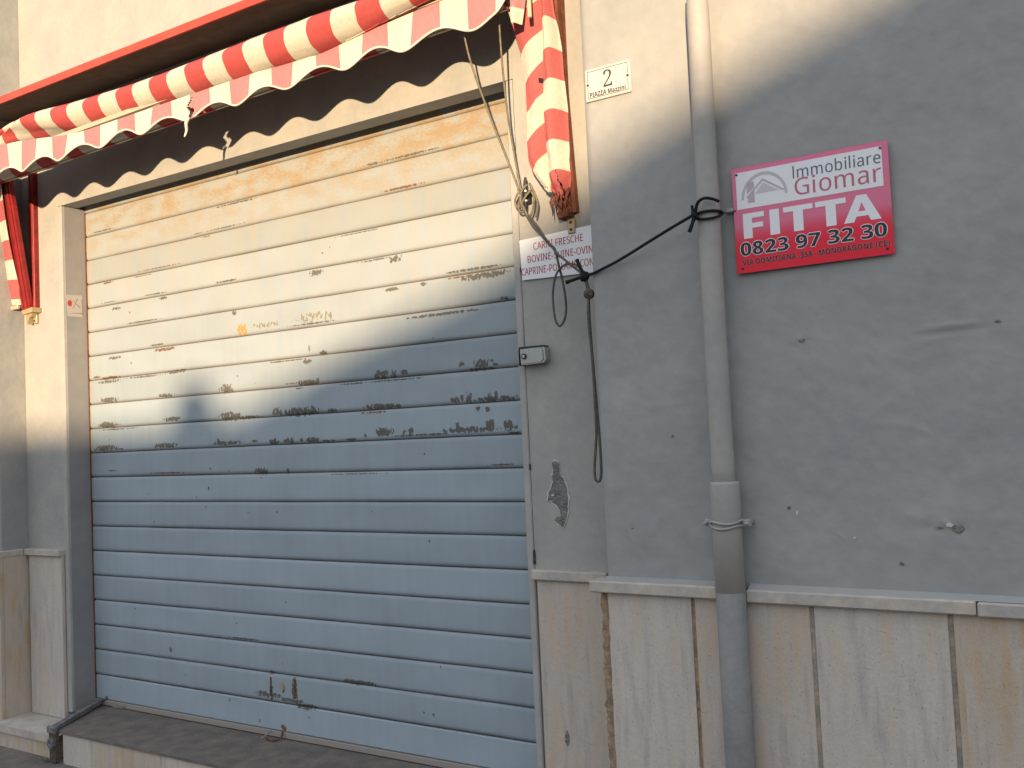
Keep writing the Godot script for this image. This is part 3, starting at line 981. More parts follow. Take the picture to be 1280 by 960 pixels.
func build_awning() -> void:
	var s := thing("awning", "red and white striped drop-arm awning rolled up over the shutter, scalloped and torn", "awning", Vector3(1.4, 2.1, NICHE_Z))
	var PER := 0.232
	var nn := noise(200, 0.9, 3)
	# protective hood: sloping sheet with a bright red lip
	var st := begin()
	slab(st, [Vector3(-1.0, 3.105, 0.5), Vector3(3.4, 3.075, 0.5), Vector3(3.4, 3.155, NICHE_Z + 0.002), Vector3(-1.0, 3.185, NICHE_Z + 0.002)], Vector3(0, 0.012, 0.002))
	part("hood", st, M.brown, s)
	st = begin()
	slab(st, [Vector3(-1.0, 3.085, 0.512), Vector3(3.4, 3.058, 0.512), Vector3(3.4, 3.092, 0.512), Vector3(-1.0, 3.122, 0.512)], Vector3(0, 0, -0.010))
	part("hood_lip", st, M.red, s)
	# rolled cloth: thinner and pinched towards the left
	st = begin()
	sheet(st, 260, 64, func(u: float, v: float) -> Vector3:
		var x := lerpf(-0.9, 3.0, u)
		var a := lerpf(-1.15 * PI, 0.85 * PI, v)
		var pinch := 1.0 - smoothstep(0.15, 0.85, x)
		var r := lerpf(0.086, 0.064, pinch) - 0.034 * (1.0 - smoothstep(-0.15, 0.40, x)) - 0.040 * smoothstep(2.1, 2.8, x)
		var yc := lerpf(2.910, 2.945, pinch) - 0.02 * (1.0 - smoothstep(-0.2, 0.3, x)) + 0.034 * smoothstep(2.1, 2.8, x)
		var fold := 0.005 * sin(2.3 * a + 3.0 * nn.get_noise_2d(x * 1.1, 20.0)) * (0.4 + nn.get_noise_2d(x * 0.9, 70.0)) + 0.010 * pinch * sin(a * 3.0 + x * 5.0) + 0.004 * nn.get_noise_2d(x * 2.5, a * 0.8) + 0.012 * smoothstep(0.3, 0.75, x) * (1.0 - smoothstep(0.8, 1.1, x)) * sin(a * 2.0 + 1.0)
		r += fold
		var over := smoothstep(-0.10, 0.10, a - lerpf(-0.5, 1.5, clampf((x - 0.05) / 0.8, -0.6, 1.2))) * (1.0 - smoothstep(0.65, 0.95, x))
		r -= 0.017 * over
		var top := maxf(0.0, sin(a))
		return Vector3(x, yc + r * sin(a) * (1.0 + 0.1 * pinch) - 0.010 * nn.get_noise_2d(x * 0.8, 50.0), 0.425 + 0.05 * pinch + r * cos(a) - 0.085 * top * top * (1.0 - 0.5 * pinch)),
		func(u: float, v: float) -> Vector2:
			var x := lerpf(-0.9, 3.0, u)
			var a := lerpf(-1.15 * PI, 0.85 * PI, v)
			var over := smoothstep(-0.06, 0.06, a - lerpf(-0.5, 1.5, clampf((x - 0.05) / 0.8, -0.6, 1.2))) * (1.0 - smoothstep(0.75, 0.95, x))
			return Vector2(x / PER - 0.35 + 0.38 * over + 0.05 * nn.get_noise_2d(x * 1.5, a * 0.5), v * 2.3), Vector3(0, 0, 1))
	part("rolled_cloth", st, M.vivid, s)
	# second roll behind: the bar wrapped in cloth
	st = begin()
	sheet(st, 60, 20, func(u: float, v: float) -> Vector3:
		var x := lerpf(-0.35, 2.98, u)
		var a := TAU * v
		return Vector3(x, 2.824 + 0.013 * (x - 0.3) + 0.052 * sin(a), 0.345 + 0.05 * cos(a)),
		func(u: float, v: float) -> Vector2: return Vector2(lerpf(-0.35, 2.98, u) / PER + 0.2, v * 1.5), Vector3(0, 0, 1))
	part("wrapped_bar", st, M.vivid, s)
	# front bar that carries the valance
	st = begin()
	slab(st, [Vector3(-0.6, 2.765, bar_z(-0.6) - 0.006), Vector3(3.0, 2.897, bar_z(3.0) - 0.006), Vector3(3.0, 2.918, bar_z(3.0) - 0.006), Vector3(-0.6, 2.785, bar_z(-0.6) - 0.006)], Vector3(0, 0, -0.028))
	part("front_bar", st, M.beige, s)
	# valance with a scalloped hem, torn near one third of its length
	var pitch := 0.2845
	var low_edge := func(x: float) -> float:
		var ph := (x - 0.31) / pitch
		var amp := 0.024 + 0.003 * nn.get_noise_2d(floor(ph) * 3.7, 5.0)
		var y: float = valance_low(x) + amp * (1.0 - cos(TAU * ph)) + 0.004 * nn.get_noise_2d(x * 1.2, 9.0)
		if x > 2.955:
			y += pow((x - 2.955) / 0.05, 1.6) * 0.05
		return y
	var vf := func(u: float, v: float) -> Vector3:
		var x := lerpf(-0.55, 3.005, u)
		var lo: float = low_edge.call(x)
		var hi := 2.793 + 0.062 * (1.0 - smoothstep(0.15, 0.8, x)) + 0.024 * maxf(x - 0.31, 0.0) + 0.030 * smoothstep(2.15, 2.8, x)
		var y := lerpf(hi, lo, v)
		var ripple := 0.010 * v * sin(TAU * (x - 0.31) / pitch + 0.6) + 0.008 * v * nn.get_noise_2d(x * 2.0, 3.0)
		return Vector3(x + 0.006 * v * sin(x * 9.0), y, bar_z(x) + ripple + 0.002)
	var vuv := func(u: float, v: float) -> Vector2: return Vector2(lerpf(-0.55, 3.005, u) / PER - 0.26 + 0.02 * v, v * 0.6)
	var torn := func(u: float, v: float) -> bool:
		var x := lerpf(-0.55, 3.005, u)
		return absf(x - (1.452 + 0.012 * sin(v * 11.0))) < 0.016 * v + 0.003 and v > 0.12
	st = begin()
	sheet(st, 480, 14, vf, vuv, Vector3(0, 0, 1), 0.0015, torn)
	part("valance", st, M.pinkish, s)
	st = begin()
	for seg in [[-0.55, 1.435], [1.475, 3.0]]:
		var pts := []
		var n := int((seg[1] - seg[0]) / 0.012)
		for i in n + 1:
			var x := lerpf(seg[0], seg[1], float(i) / n)
			pts.append(vf.call((x + 0.55) / 3.555, 1.0) + Vector3(0, 0, 0.0))
		tube(st, pts, 0.0042, 6)
	part("valance_hem", st, M.hem, s)
	st = begin()
	tube(st, smooth([Vector3(1.446, 2.725, 0.472), Vector3(1.434, 2.70, 0.476), Vector3(1.428, 2.672, 0.470), Vector3(1.418, 2.645, 0.474)], 4), [0.008, 0.009, 0.009, 0.008, 0.008, 0.007, 0.007, 0.007, 0.006, 0.005, 0.005, 0.004, 0.003], 5)
	part("torn_strip", st, M.hem, s)
	# rails on the wall, drop arms and brackets
	for q in [[-0.235, 2.125], [3.068, 2.13]]:
		st = begin()
		for g in 3:
			var gx: float = q[0] - 0.021 + g * 0.015
			box(st, Vector3(gx, q[1], NICHE_Z + 0.001), Vector3(gx + 0.0125, 3.15, NICHE_Z + 0.03 - 0.003 * (g % 2)), 0.002)
		part("wall_rail", st, M.darkred if q[0] < 0.0 else M.oldred, s)
	var arms := [[Vector3(-0.272, 2.115, 0.185), Vector3(-0.215, 2.86, 0.335)], [Vector3(3.075, 2.10, 0.172), Vector3(3.075, 2.90, 0.245)]]
	for a in arms:
		st = begin()
		var d: Vector3 = a[1] - a[0]
		for g in 4:
			var off := Vector3(-0.034 + g * 0.018, 0, -0.004 * (g % 2))
			slab(st, [a[0] + off, a[0] + off + Vector3(0.0155, 0, 0), a[0] + off + d + Vector3(0.0155, 0, 0), a[0] + off + d], Vector3(0, 0.004, -0.022))
		part("drop_arm", st, M.darkred if a[0].x < 0.0 else M.oldred, s)
	for q in [[-0.258, 2.10], [3.062, 2.09]]:
		st = begin()
		var sc := 1.0 if q[0] < 0.0 else 0.45
		plate(st, PackedVector2Array([Vector2(q[0] - 0.045 * sc, q[1] + 0.012), Vector2(q[0] + 0.058 * sc, q[1] + 0.022), Vector2(q[0] + 0.058 * sc, q[1] - 0.004), Vector2(q[0] - 0.03 * sc, q[1] - 0.010)]), 0.192, 0.05)
		var hook := PackedVector2Array([Vector2(q[0] - 0.022, q[1] - 0.01), Vector2(q[0] + 0.034, q[1] - 0.006), Vector2(q[0] + 0.024, q[1] - 0.024), Vector2(q[0] + 0.004, q[1] - 0.03), Vector2(q[0] - 0.006, q[1] - 0.048), Vector2(q[0] - 0.012, q[1] - 0.064), Vector2(q[0] - 0.020, q[1] - 0.045)])
		if q[0] < 0.0:
			plate(st, hook, 0.178, 0.03)
		part("bracket", st, M.brass if q[0] < 0.0 else M.rust, s)
		st = begin()
		box(st, Vector3(q[0] + 0.0, q[1] - 0.06, NICHE_Z + 0.001), Vector3(q[0] + 0.03, q[1] - 0.005, NICHE_Z + 0.014), 0.003)
		part("wall_plate", st, M.brass, s)
		st = begin()
		for by in [-0.045, -0.02]:
			plate(st, disc(q[0] + 0.015, q[1] + by, 0.0045, 10), NICHE_Z + 0.018, 0.006)
		part("bolt", st, M.ink, s)
	# side cloth on the right, wrapped round its arm: rows of y, left x z, fold x z, right x z
	var rows := [[3.02, 2.97, 0.36, 3.085, 0.36, 3.125, 0.31], [2.82, 2.962, 0.33, 3.098, 0.325, 3.127, 0.29], [2.70, 2.970, 0.29, 3.088, 0.30, 3.130, 0.265], [2.575, 2.985, 0.265, 3.070, 0.285, 3.130, 0.245], [2.46, 2.976, 0.255, 3.058, 0.265, 3.124, 0.22], [2.33, 2.967, 0.24, 3.046, 0.24, 3.114, 0.205], [2.255, 2.966, 0.225, 3.040, 0.225, 3.110, 0.195], [2.20, 2.990, 0.205, 3.045, 0.21, 3.104, 0.19], [2.165, 3.02, 0.195, 3.06, 0.2, 3.094, 0.188]]
	var at := func(v: float) -> Array:
		var f: float = v * (rows.size() - 1)
		var i := mini(int(f), rows.size() - 2)
		var r: Array = []
		for c in 7:
			r.append(cubic_interpolate(rows[i][c], rows[i + 1][c], rows[maxi(i - 1, 0)][c], rows[mini(i + 2, rows.size() - 1)][c], f - i))
		return r
	var cf := func(u: float, v: float) -> Vector3:
		var r: Array = at.call(v)
		var p: Vector3
		if u < 0.5:
			var t := u * 2.0
			p = Vector3(lerpf(r[1], r[3] + 0.014, t), r[0] + 0.02 * (1.0 - t), lerpf(r[2], r[4] - 0.045, t) + 0.02 * sin(PI * t))
		else:
			var t := (u - 0.5) * 2.0
			p = Vector3(lerpf(r[3], r[5], t), r[0] - 0.012 * sin(PI * t), lerpf(r[4], r[6], t) + 0.022 * sin(PI * minf(t * 1.1 + 0.05, 1.0)))
		p.z += 0.006 * nn.get_noise_2d(u * 3.0, v * 6.0) + 0.004 * sin(v * 21.0 + u * 5.0)
		if v > 0.93:
			p.y += 0.02 * nn.get_noise_2d(u * 14.0, 7.0)
		return p
	var cuv := func(u: float, v: float) -> Vector2:
		var r: Array = at.call(v)
		return Vector2((r[0] - 2.745 + (0.10 * (1.0 - u * 2.0) if u < 0.5 else -0.02 * sin(PI * (u - 0.5) * 2.0))) / 0.203, u * 0.9)
	var cdrop := func(u: float, v: float) -> bool:
		if v > 0.73 and v < 0.965 and absf(u - (0.72 + (v - 0.73) * 0.55 + 0.01 * sin(v * 90.0))) < 0.022 * (v - 0.70) * 6.0:
			return true
		if absf(v - 0.40) < 0.010 and absf(u - 0.37) < 0.09:
			return true
		return v > 0.955 and nn.get_noise_2d(u * 9.0, 3.0) > 0.05
	st = begin()
	sheet(st, 64, 110, cf, cuv, Vector3(0.3, 0, 1).normalized(), 0.0015, cdrop)
	part("side_cloth", st, M.worn, s)
	# frayed cloth and hinge under the side cloth
	st = begin()
	for i in 16:
		var x := 3.035 + rng.randf() * 0.07
		var y := 2.165 + rng.randf() * 0.02
		tube(st, [Vector3(x, y, 0.195), Vector3(x - 0.008 + rng.randf() * 0.01, y - 0.03, 0.2 + rng.randf() * 0.02), Vector3(x - 0.02 + rng.randf() * 0.03, y - 0.05 - rng.randf() * 0.025, 0.195 + rng.randf() * 0.02)], [0.004, 0.003, 0.0012], 5)
	part("frayed_threads", st, M.oldred, s)
	# the narrow flap beside the valance's right end
	st = begin()
	sheet(st, 6, 20, func(u: float, v: float) -> Vector3:
		return Vector3(lerpf(3.01, 3.075 - 0.045 * v, u), lerpf(2.93, 2.735, v), 0.385 - 0.03 * u + 0.01 * sin(u * 5.0)),
		func(u: float, v: float) -> Vector2: return Vector2(0.1 + v * 0.55, u * 0.3), Vector3(0, 0, 1), 0.0015)
	part("corner_flap", st, M.pinkish, s)
	st = begin()
	box(st, Vector3(3.062, 2.745, 0.35), Vector3(3.076, 2.95, 0.362), 0.003)
	part("bar_end", st, M.beige, s)
	# side cloth on the left, mostly beyond the frame
	st = begin()
	sheet(st, 16, 40, func(u: float, v: float) -> Vector3:
		var y := lerpf(2.85, 2.145, v)
		var xr := lerpf(-0.226, -0.296, v)
		return Vector3(lerpf(xr - 0.22, xr, u), y + 0.012 * (1.0 - u), lerpf(0.345, 0.19, v) + 0.012 * sin(u * 6.0 + v * 4.0)),
		func(u: float, v: float) -> Vector2: return Vector2((lerpf(2.85, 2.145, v) - 2.175) / 0.205, u), Vector3(0.3, 0, 1).normalized(), 0.0015)
	part("side_cloth", st, M.worn, s)
	st = begin()
	box(st, Vector3(-0.56, 2.122, 0.195), Vector3(-0.305, 2.143, 0.212), 0.003)
	part("cloth_bar", st, M.beige, s)

# ---------------------------------------------------------------- signs and small fittings
func build_number_tile() -> void:
	var s := thing("house_number_tile", "small white enamel house number tile with a thin black border, numbered 2", "house number", Vector3(3.3215, 2.4265, WALL_Z))
	var st := begin()
	var z := WALL_Z + 0.009
	box(st, Vector3(3.238, 2.427, WALL_Z + 0.001), Vector3(3.405, 2.536, z), 0.002)
	part("tile", st, M.enamel, s)
	st = begin()
	for b in [[3.247, 2.4355, 3.396, 2.4372], [3.247, 2.526, 3.396, 2.5277], [3.247, 2.4373, 3.2487, 2.4745], [3.247, 2.4905, 3.2487, 2.5259], [3.3943, 2.4373, 3.396, 2.4745], [3.3943, 2.4905, 3.396, 2.5259]]:
		box(st, Vector3(b[0], b[1], z - 0.001), Vector3(b[2], b[3], z + 0.0006), 0.0)
	part("border", st, M.ink, s)
	for x in [3.248, 3.395]:
		st = begin()
		plate(st, disc(x, 2.4825, 0.0042, 12), z + 0.002, 0.003)
		part("screw", st, M.ink, s)
	lettering(s, "2", "Droid Serif", 400, 3.322, 2.492, 0.032, 0.056, z + 0.0006, M.ink, 0.0)
	lettering(s, "PIAZZA Mazzini", "Droid Sans", 600, 3.320, 2.4475, 0.132, 0.017, z + 0.0006, M.ink, 0.0)

func build_letting_board() -> void:
	var s := thing("letting_board", "red and white letting board reading FITTA with a phone number, screwed to the wall", "sign", Vector3(3.954, 1.783, WALL_Z))
	var x0 := 3.7265
	var y1 := 2.1055
	var W := 0.4545
	var H := 0.3225
	var z := WALL_Z + 0.016
	var at := func(u: float, v: float) -> Vector2: return Vector2(x0 + u * W, y1 - v * H)
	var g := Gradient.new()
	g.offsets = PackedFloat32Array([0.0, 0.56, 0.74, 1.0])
	g.colors = PackedColorArray([Color(0.87, 0.47, 0.60), Color(0.85, 0.45, 0.56), Color(0.88, 0.13, 0.23), Color(0.88, 0.09, 0.20)])  # sky reflection over the upper part painted in as pink
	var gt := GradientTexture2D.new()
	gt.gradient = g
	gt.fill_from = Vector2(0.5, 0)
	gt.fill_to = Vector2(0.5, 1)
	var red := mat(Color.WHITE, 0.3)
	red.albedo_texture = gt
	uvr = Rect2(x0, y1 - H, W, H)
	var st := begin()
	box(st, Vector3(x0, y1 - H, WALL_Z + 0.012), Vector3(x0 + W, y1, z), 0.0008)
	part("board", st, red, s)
	uvr = Rect2(0, 0, 1, 1)
	st = begin()
	var a: Vector2 = at.call(0.028, 0.395)
	var b: Vector2 = at.call(0.962, 0.045)
	box(st, Vector3(a.x, a.y, z - 0.001), Vector3(b.x, b.y, z + 0.0005), 0.0)
	part("white_panel", st, M.white, s)
	# emblem: an arch behind a house with a chimney
	var pale := mat(lin(0.52, 0.50, 0.52), 0.5)
	var lilac := mat(lin(0.50, 0.42, 0.46), 0.5)
	var arch := PackedVector2Array()
	for i in 25:
		var t := PI * i / 24.0
		arch.append(at.call(0.215 - 0.155 * cos(t), 0.31 - 0.235 * sin(t)))
	for i in 25:
		var t := PI * (24 - i) / 24.0
		arch.append(at.call(0.215 - 0.137 * cos(t), 0.31 - 0.205 * sin(t)))
	st = begin()
	plate(st, arch, z + 0.0009, 0.0007)
	part("emblem_arch", st, pale, s)
	st = begin()
	plate(st, PackedVector2Array([at.call(0.095, 0.29), at.call(0.21, 0.135), at.call(0.355, 0.275), at.call(0.335, 0.275), at.call(0.21, 0.155), at.call(0.15, 0.235), at.call(0.15, 0.345), at.call(0.105, 0.345), at.call(0.105, 0.30)]), z + 0.0013, 0.0010)
	plate(st, PackedVector2Array([at.call(0.10, 0.15), at.call(0.15, 0.15), at.call(0.15, 0.205), at.call(0.10, 0.262)]), z + 0.0011, 0.0008)
	part("emblem_house", st, lilac, s)
	st = begin()
	plate(st, PackedVector2Array([at.call(0.155, 0.27), at.call(0.21, 0.175), at.call(0.315, 0.272)]), z + 0.0010, 0.0007)
	part("emblem_roof", st, mat(lin(0.58, 0.54, 0.56), 0.5), s)
	var grey := mat(lin(0.13, 0.15, 0.19), 0.6)
	var pink := mat(lin(0.52, 0.16, 0.21), 0.6)
	var p: Vector2 = at.call(0.682, 0.135)
	lettering(s, "lmmobiliare", "Droid Sans", 400, p.x, p.y, W * 0.545, H * 0.115, z + 0.0006, grey)
	p = at.call(0.685, 0.272)
	lettering(s, "Giomar", "Droid Sans", 400, p.x, p.y, W * 0.535, H * 0.165, z + 0.0006, pink)
	p = at.call(0.495, 0.560)
	# the big word, each letter cut out: strokes in units of the letter's box
	var v0 := 0.443
	var v1 := 0.678
	var glyphs := [
		["F", 0.062, 0.205, [[0, 0], [1, 0], [1, 0.2], [0.42, 0.2], [0.42, 0.41], [0.93, 0.41], [0.93, 0.6], [0.42, 0.6], [0.42, 1], [0, 1]]],
		["I", 0.242, 0.305, [[0, 0], [1, 0], [1, 1], [0, 1]]],
		["T", 0.333, 0.523, [[0, 0], [1, 0], [1, 0.2], [0.665, 0.2], [0.665, 1], [0.335, 1], [0.335, 0.2], [0, 0.2]]],
		["T", 0.540, 0.730, [[0, 0], [1, 0], [1, 0.2], [0.665, 0.2], [0.665, 1], [0.335, 1], [0.335, 0.2], [0, 0.2]]],
		["A", 0.712, 0.938, [[0.365, 0], [0.5, 0], [0.5, 0.27], [0.40, 0.615], [0.5, 0.615], [0.5, 0.8], [0.34, 0.8], [0.275, 1], [0, 1]]]]
	for gl in glyphs:
		var poly := PackedVector2Array()
		for q in gl[3]:
			poly.append(at.call(lerpf(gl[1], gl[2], q[0]), lerpf(v0, v1, q[1])))
		st = begin()
		plate(st, poly, z + 0.0006, 0.0008)
		if gl[0] == "A":        # its right half
			var mirrored := PackedVector2Array()
			for q in gl[3]:
				mirrored.append(at.call(lerpf(gl[1], gl[2], 1.0 - q[0]), lerpf(v0, v1, q[1])))
			plate(st, mirrored, z + 0.0006, 0.0008)
		part("letter", st, M.white, s)
	p = at.call(0.50, 0.775)
	for d in [Vector2(1, 0), Vector2(-1, 0), Vector2(0, 1), Vector2(0, -1)]:
		lettering(s, "0823 97 32 30", "Droid Sans", 700, p.x + d.x * 0.0021, p.y + d.y * 0.0021, W * 0.93, H * 0.125, z + 0.0002 + 0.00004 * d.x + 0.00008 * d.y, M.white, 0.0, "lettering_outline")
	lettering(s, "0823 97 32 30", "Droid Sans", 700, p.x, p.y, W * 0.93, H * 0.125, z + 0.0009, M.ink)
	p = at.call(0.51, 0.905)
	var maroon := mat(lin(0.10, 0.015, 0.02), 0.6)
	var blush := mat(lin(0.60, 0.34, 0.36), 0.6)
	for d in [Vector2(1, 0), Vector2(-1, 0), Vector2(0, 1), Vector2(0, -1)]:
		lettering(s, "VIA DOMITIANA, 354 - MONDRAGONE (CE)", "Droid Sans", 700, p.x + d.x * 0.0007, p.y + d.y * 0.0007, W * 0.935, H * 0.062, z + 0.0002 + 0.00004 * d.x + 0.00008 * d.y, blush, 0.0, "lettering_outline")
	lettering(s, "VIA DOMITIANA, 354 - MONDRAGONE (CE)", "Droid Sans", 700, p.x, p.y, W * 0.935, H * 0.062, z + 0.0009, maroon)
	for q in [[0.035, 0.062], [0.955, 0.06], [0.04, 0.955], [0.96, 0.95]]:
		st = begin()
		var c: Vector2 = at.call(q[0], q[1])
		plate(st, disc(c.x, c.y, 0.0034, 10), z + 0.003, 0.003)
		part("screw", st, M.ink if q[1] < 0.5 else M.rust, s)

func build_meat_sign() -> void:
	var s := thing("meat_sign", "white sign with three lines of red capitals under the awning bracket", "sign", Vector3(3.035, 1.88, NICHE_Z))
	var z := NICHE_Z + 0.008
	var st := begin()
	slab(st, [Vector3(2.860, 1.890, z), Vector3(3.218, 1.880, z), Vector3(3.214, 2.052, z), Vector3(2.855, 2.038, z)], Vector3(0, 0, -0.005))
	part("panel", st, M.white, s)
	lettering(s, "CARNI FRESCHE", "Droid Sans", 400, 3.017, 2.0095, 0.205, 0.026, z + 0.0005, M.redink, 0.02)
	lettering(s, "BOVINE-SUINE-OVINE", "Droid Sans", 400, 3.030, 1.964, 0.285, 0.026, z + 0.0005, M.redink, 0.008)
	lettering(s, "CAPRINE-POLLAME-CONIGLI", "Droid Sans", 400, 3.034, 1.920, 0.352, 0.026, z + 0.0005, M.redink, 0.004)

func build_key_switch() -> void:
	var s := thing("key_switch", "small grey metal key switch box on the pilaster right of the shutter", "key switch", Vector3(2.908, 1.575, NICHE_Z))
	var st := begin()
	var prof := PackedVector2Array([Vector2(2.856, 1.576), Vector2(2.950, 1.579), Vector2(2.960, 1.590), Vector2(2.958, 1.630), Vector2(2.948, 1.640), Vector2(2.853, 1.634)])
	plate(st, prof, NICHE_Z + 0.036, 0.036)
	part("housing", st, M.steel, s)
	st = begin()
	plate(st, PackedVector2Array([Vector2(2.859, 1.580), Vector2(2.943, 1.583), Vector2(2.952, 1.592), Vector2(2.950, 1.626), Vector2(2.942, 1.634), Vector2(2.857, 1.630)]), NICHE_Z + 0.040, 0.003)
	part("faceplate", st, mat(lin(0.36, 0.38, 0.37), 0.4, 0.4), s)
	st = begin()
	box(st, Vector3(2.851, 1.6365, NICHE_Z), Vector3(2.953, 1.642, NICHE_Z + 0.041), 0.001)
	box(st, Vector3(2.849, 1.574, NICHE_Z), Vector3(2.8525, 1.636, NICHE_Z + 0.041), 0.001)
	part("gasket", st, M.darksteel, s)
	st = begin()
	plate(st, disc(2.873, 1.607, 0.0105, 18), NICHE_Z + 0.044, 0.004)
	part("lock_cylinder", st, M.darksteel, s)
	st = begin()
	plate(st, disc(2.873, 1.607, 0.0055, 14), NICHE_Z + 0.046, 0.002)
	part("key_slot", st, M.steel, s)

func build_sticker() -> void:
	var s := thing("jamb_sticker", "worn white paper sticker with a red dot on the left shutter reveal", "sticker", Vector3(0.0, 2.11, 0.08))
	var st := begin()
	quad(st, Vector3(0.0028, 2.057, 0.120), Vector3(0.0028, 2.058, 0.028), Vector3(0.0028, 2.176, 0.030), Vector3(0.0028, 2.172, 0.124), Vector3.RIGHT)
	st.set_smooth_group(-1)
	part("paper", st, M.paper, s)
	st = begin()
	for i in 16:
		var a := TAU * i / 16.0
		var b := TAU * (i + 1) / 16.0
		var c := Vector3(0.0034, 2.128, 0.104)
		tri(st, c, c + Vector3(0, sin(a) * 0.017, cos(a) * 0.013), c + Vector3(0, sin(b) * 0.017, cos(b) * 0.013), Vector3.RIGHT)
	part("red_dot", st, M.redink, s)
	st = begin()
	for l in [[2.168, 0.12, 2.108, 0.045], [2.074, 0.118, 2.078, 0.034], [2.155, 0.035, 2.065, 0.034], [2.10, 0.09, 2.155, 0.06]]:
		tube(st, [Vector3(0.0034, l[0], l[1]), Vector3(0.0034, l[2], l[3])], 0.0012, 4)
	part("printed_line", st, M.dull, s)

func build_ropes() -> void:
	# the cleat and the two awning cords that are made fast to it
	var c := thing("cord_cleat", "dark metal cord cleat screwed to the pilaster, wound with a coil of cord", "cleat", Vector3(2.90, 2.13, NICHE_Z))
	var st := begin()
	tube(st, smooth([Vector3(2.912, 2.258, 0.176), Vector3(2.908, 2.235, 0.172), Vector3(2.904, 2.205, 0.168), Vector3(2.904, 2.16, 0.170), Vector3(2.906, 2.128, 0.178)], 4), [0.004, 0.005, 0.006, 0.007, 0.0075, 0.008, 0.008, 0.0085, 0.009, 0.009, 0.009, 0.0085, 0.008, 0.0075, 0.007, 0.006, 0.005], 8)
	part("horn", st, M.darksteel, c)
	st = begin()
	box(st, Vector3(2.893, 2.165, NICHE_Z), Vector3(2.915, 2.215, 0.163), 0.003)
	part("base", st, M.darksteel, c)
	for y in [2.207, 2.172]:
		st = begin()
		plate(st, disc(2.912, y, 0.004, 10), 0.1815, 0.006)
		part("screw", st, M.white, c)
	var r1 := thing("beige_rope", "beige cord slanting down across the shutter's corner from awning to cleat", "rope", Vector3(2.88, 2.2, 0.17), "cords from the awning to the cleat")
	st = begin()
	tube(st, smooth([Vector3(2.768, 3.0, 0.352), Vector3(2.782, 2.86, 0.358), Vector3(2.797, 2.685, 0.335), Vector3(2.827, 2.49, 0.27), Vector3(2.858, 2.33, 0.21), Vector3(2.886, 2.205, 0.176)], 6), 0.0037, 6)
	part("strand", st, M.rope, r1)
	var r2 := thing("beige_rope", "beige cord hanging nearly upright along the shutter's right edge to the cleat", "rope", Vector3(2.89, 2.2, 0.17), "cords from the awning to the cleat")
	st = begin()
	tube(st, smooth([Vector3(2.955, 3.0, 0.345), Vector3(2.938, 2.85, 0.345), Vector3(2.912, 2.669, 0.30), Vector3(2.884, 2.50, 0.235), Vector3(2.876, 2.38, 0.195), Vector3(2.890, 2.205, 0.172)], 6), 0.0037, 6)
	part("strand", st, M.rope, r2)
	var co := thing("cord_coil", "tangled beige coil of cord hung in loops round the cleat", "cord", Vector3(2.9, 2.12, 0.17))
	for l in [
		[Vector3(2.889, 2.212, 0.17), Vector3(2.878, 2.202, 0.18), Vector3(2.866, 2.181, 0.18), Vector3(2.867, 2.163, 0.18), Vector3(2.877, 2.152, 0.18), Vector3(2.898, 2.153, 0.185)],
		[Vector3(2.884, 2.179, 0.175), Vector3(2.879, 2.153, 0.18), Vector3(2.883, 2.138, 0.18), Vector3(2.895, 2.131, 0.18), Vector3(2.91, 2.136, 0.185)],
		[Vector3(2.94, 2.213, 0.18), Vector3(2.931, 2.196, 0.19), Vector3(2.915, 2.18, 0.19), Vector3(2.898, 2.16, 0.185), Vector3(2.903, 2.13, 0.18)],
		[Vector3(2.925, 2.234, 0.17), Vector3(2.948, 2.197, 0.18), Vector3(2.959, 2.165, 0.18), Vector3(2.96, 2.14, 0.18), Vector3(2.948, 2.104, 0.175)],
		[Vector3(2.936, 2.202, 0.18), Vector3(2.95, 2.177, 0.185), Vector3(2.946, 2.145, 0.185), Vector3(2.931, 2.115, 0.18), Vector3(2.917, 2.109, 0.175)],
		[Vector3(2.914, 2.232, 0.17), Vector3(2.902, 2.212, 0.185), Vector3(2.895, 2.187, 0.19), Vector3(2.896, 2.161, 0.19), Vector3(2.906, 2.134, 0.185), Vector3(2.917, 2.111, 0.178)],
		[Vector3(2.892, 2.205, 0.175), Vector3(2.901, 2.19, 0.195), Vector3(2.899, 2.165, 0.195), Vector3(2.911, 2.137, 0.19), Vector3(2.914, 2.118, 0.178)]]:
		st = begin()
		tube(st, smooth(l, 5), 0.0042, 6)
		part("cord_loop", st, M.rope, co)
	var r3 := thing("looped_cord", "grey cord running from the cleat to the black knot with a long loop hanging free", "cord", Vector3(2.91, 2.1, 0.17))
	st = begin()
	tube(st, smooth([Vector3(2.907, 2.127, 0.178), Vector3(2.911, 2.116, 0.175), Vector3(2.932, 2.083, 0.178), Vector3(2.971, 2.042, 0.190), Vector3(3.011, 1.998, 0.205), Vector3(3.041, 1.973, 0.215), Vector3(3.051, 1.944, 0.218), Vector3(3.056, 1.908, 0.215), Vector3(3.067, 1.851, 0.212), Vector3(3.074, 1.773, 0.210), Vector3(3.067, 1.724, 0.210), Vector3(3.046, 1.698, 0.210), Vector3(3.029, 1.721, 0.210), Vector3(3.024, 1.778, 0.212), Vector3(3.028, 1.827, 0.215), Vector3(3.045, 1.874, 0.222), Vector3(3.073, 1.898, 0.232), Vector3(3.109, 1.905, 0.245), Vector3(3.147, 1.895, 0.258), Vector3(3.170, 1.873, 0.266), Vector3(3.191, 1.849, 0.275)], 4), 0.0042, 6)
	part("loop_strand", st, M.greyrope, r3)
	st = begin()
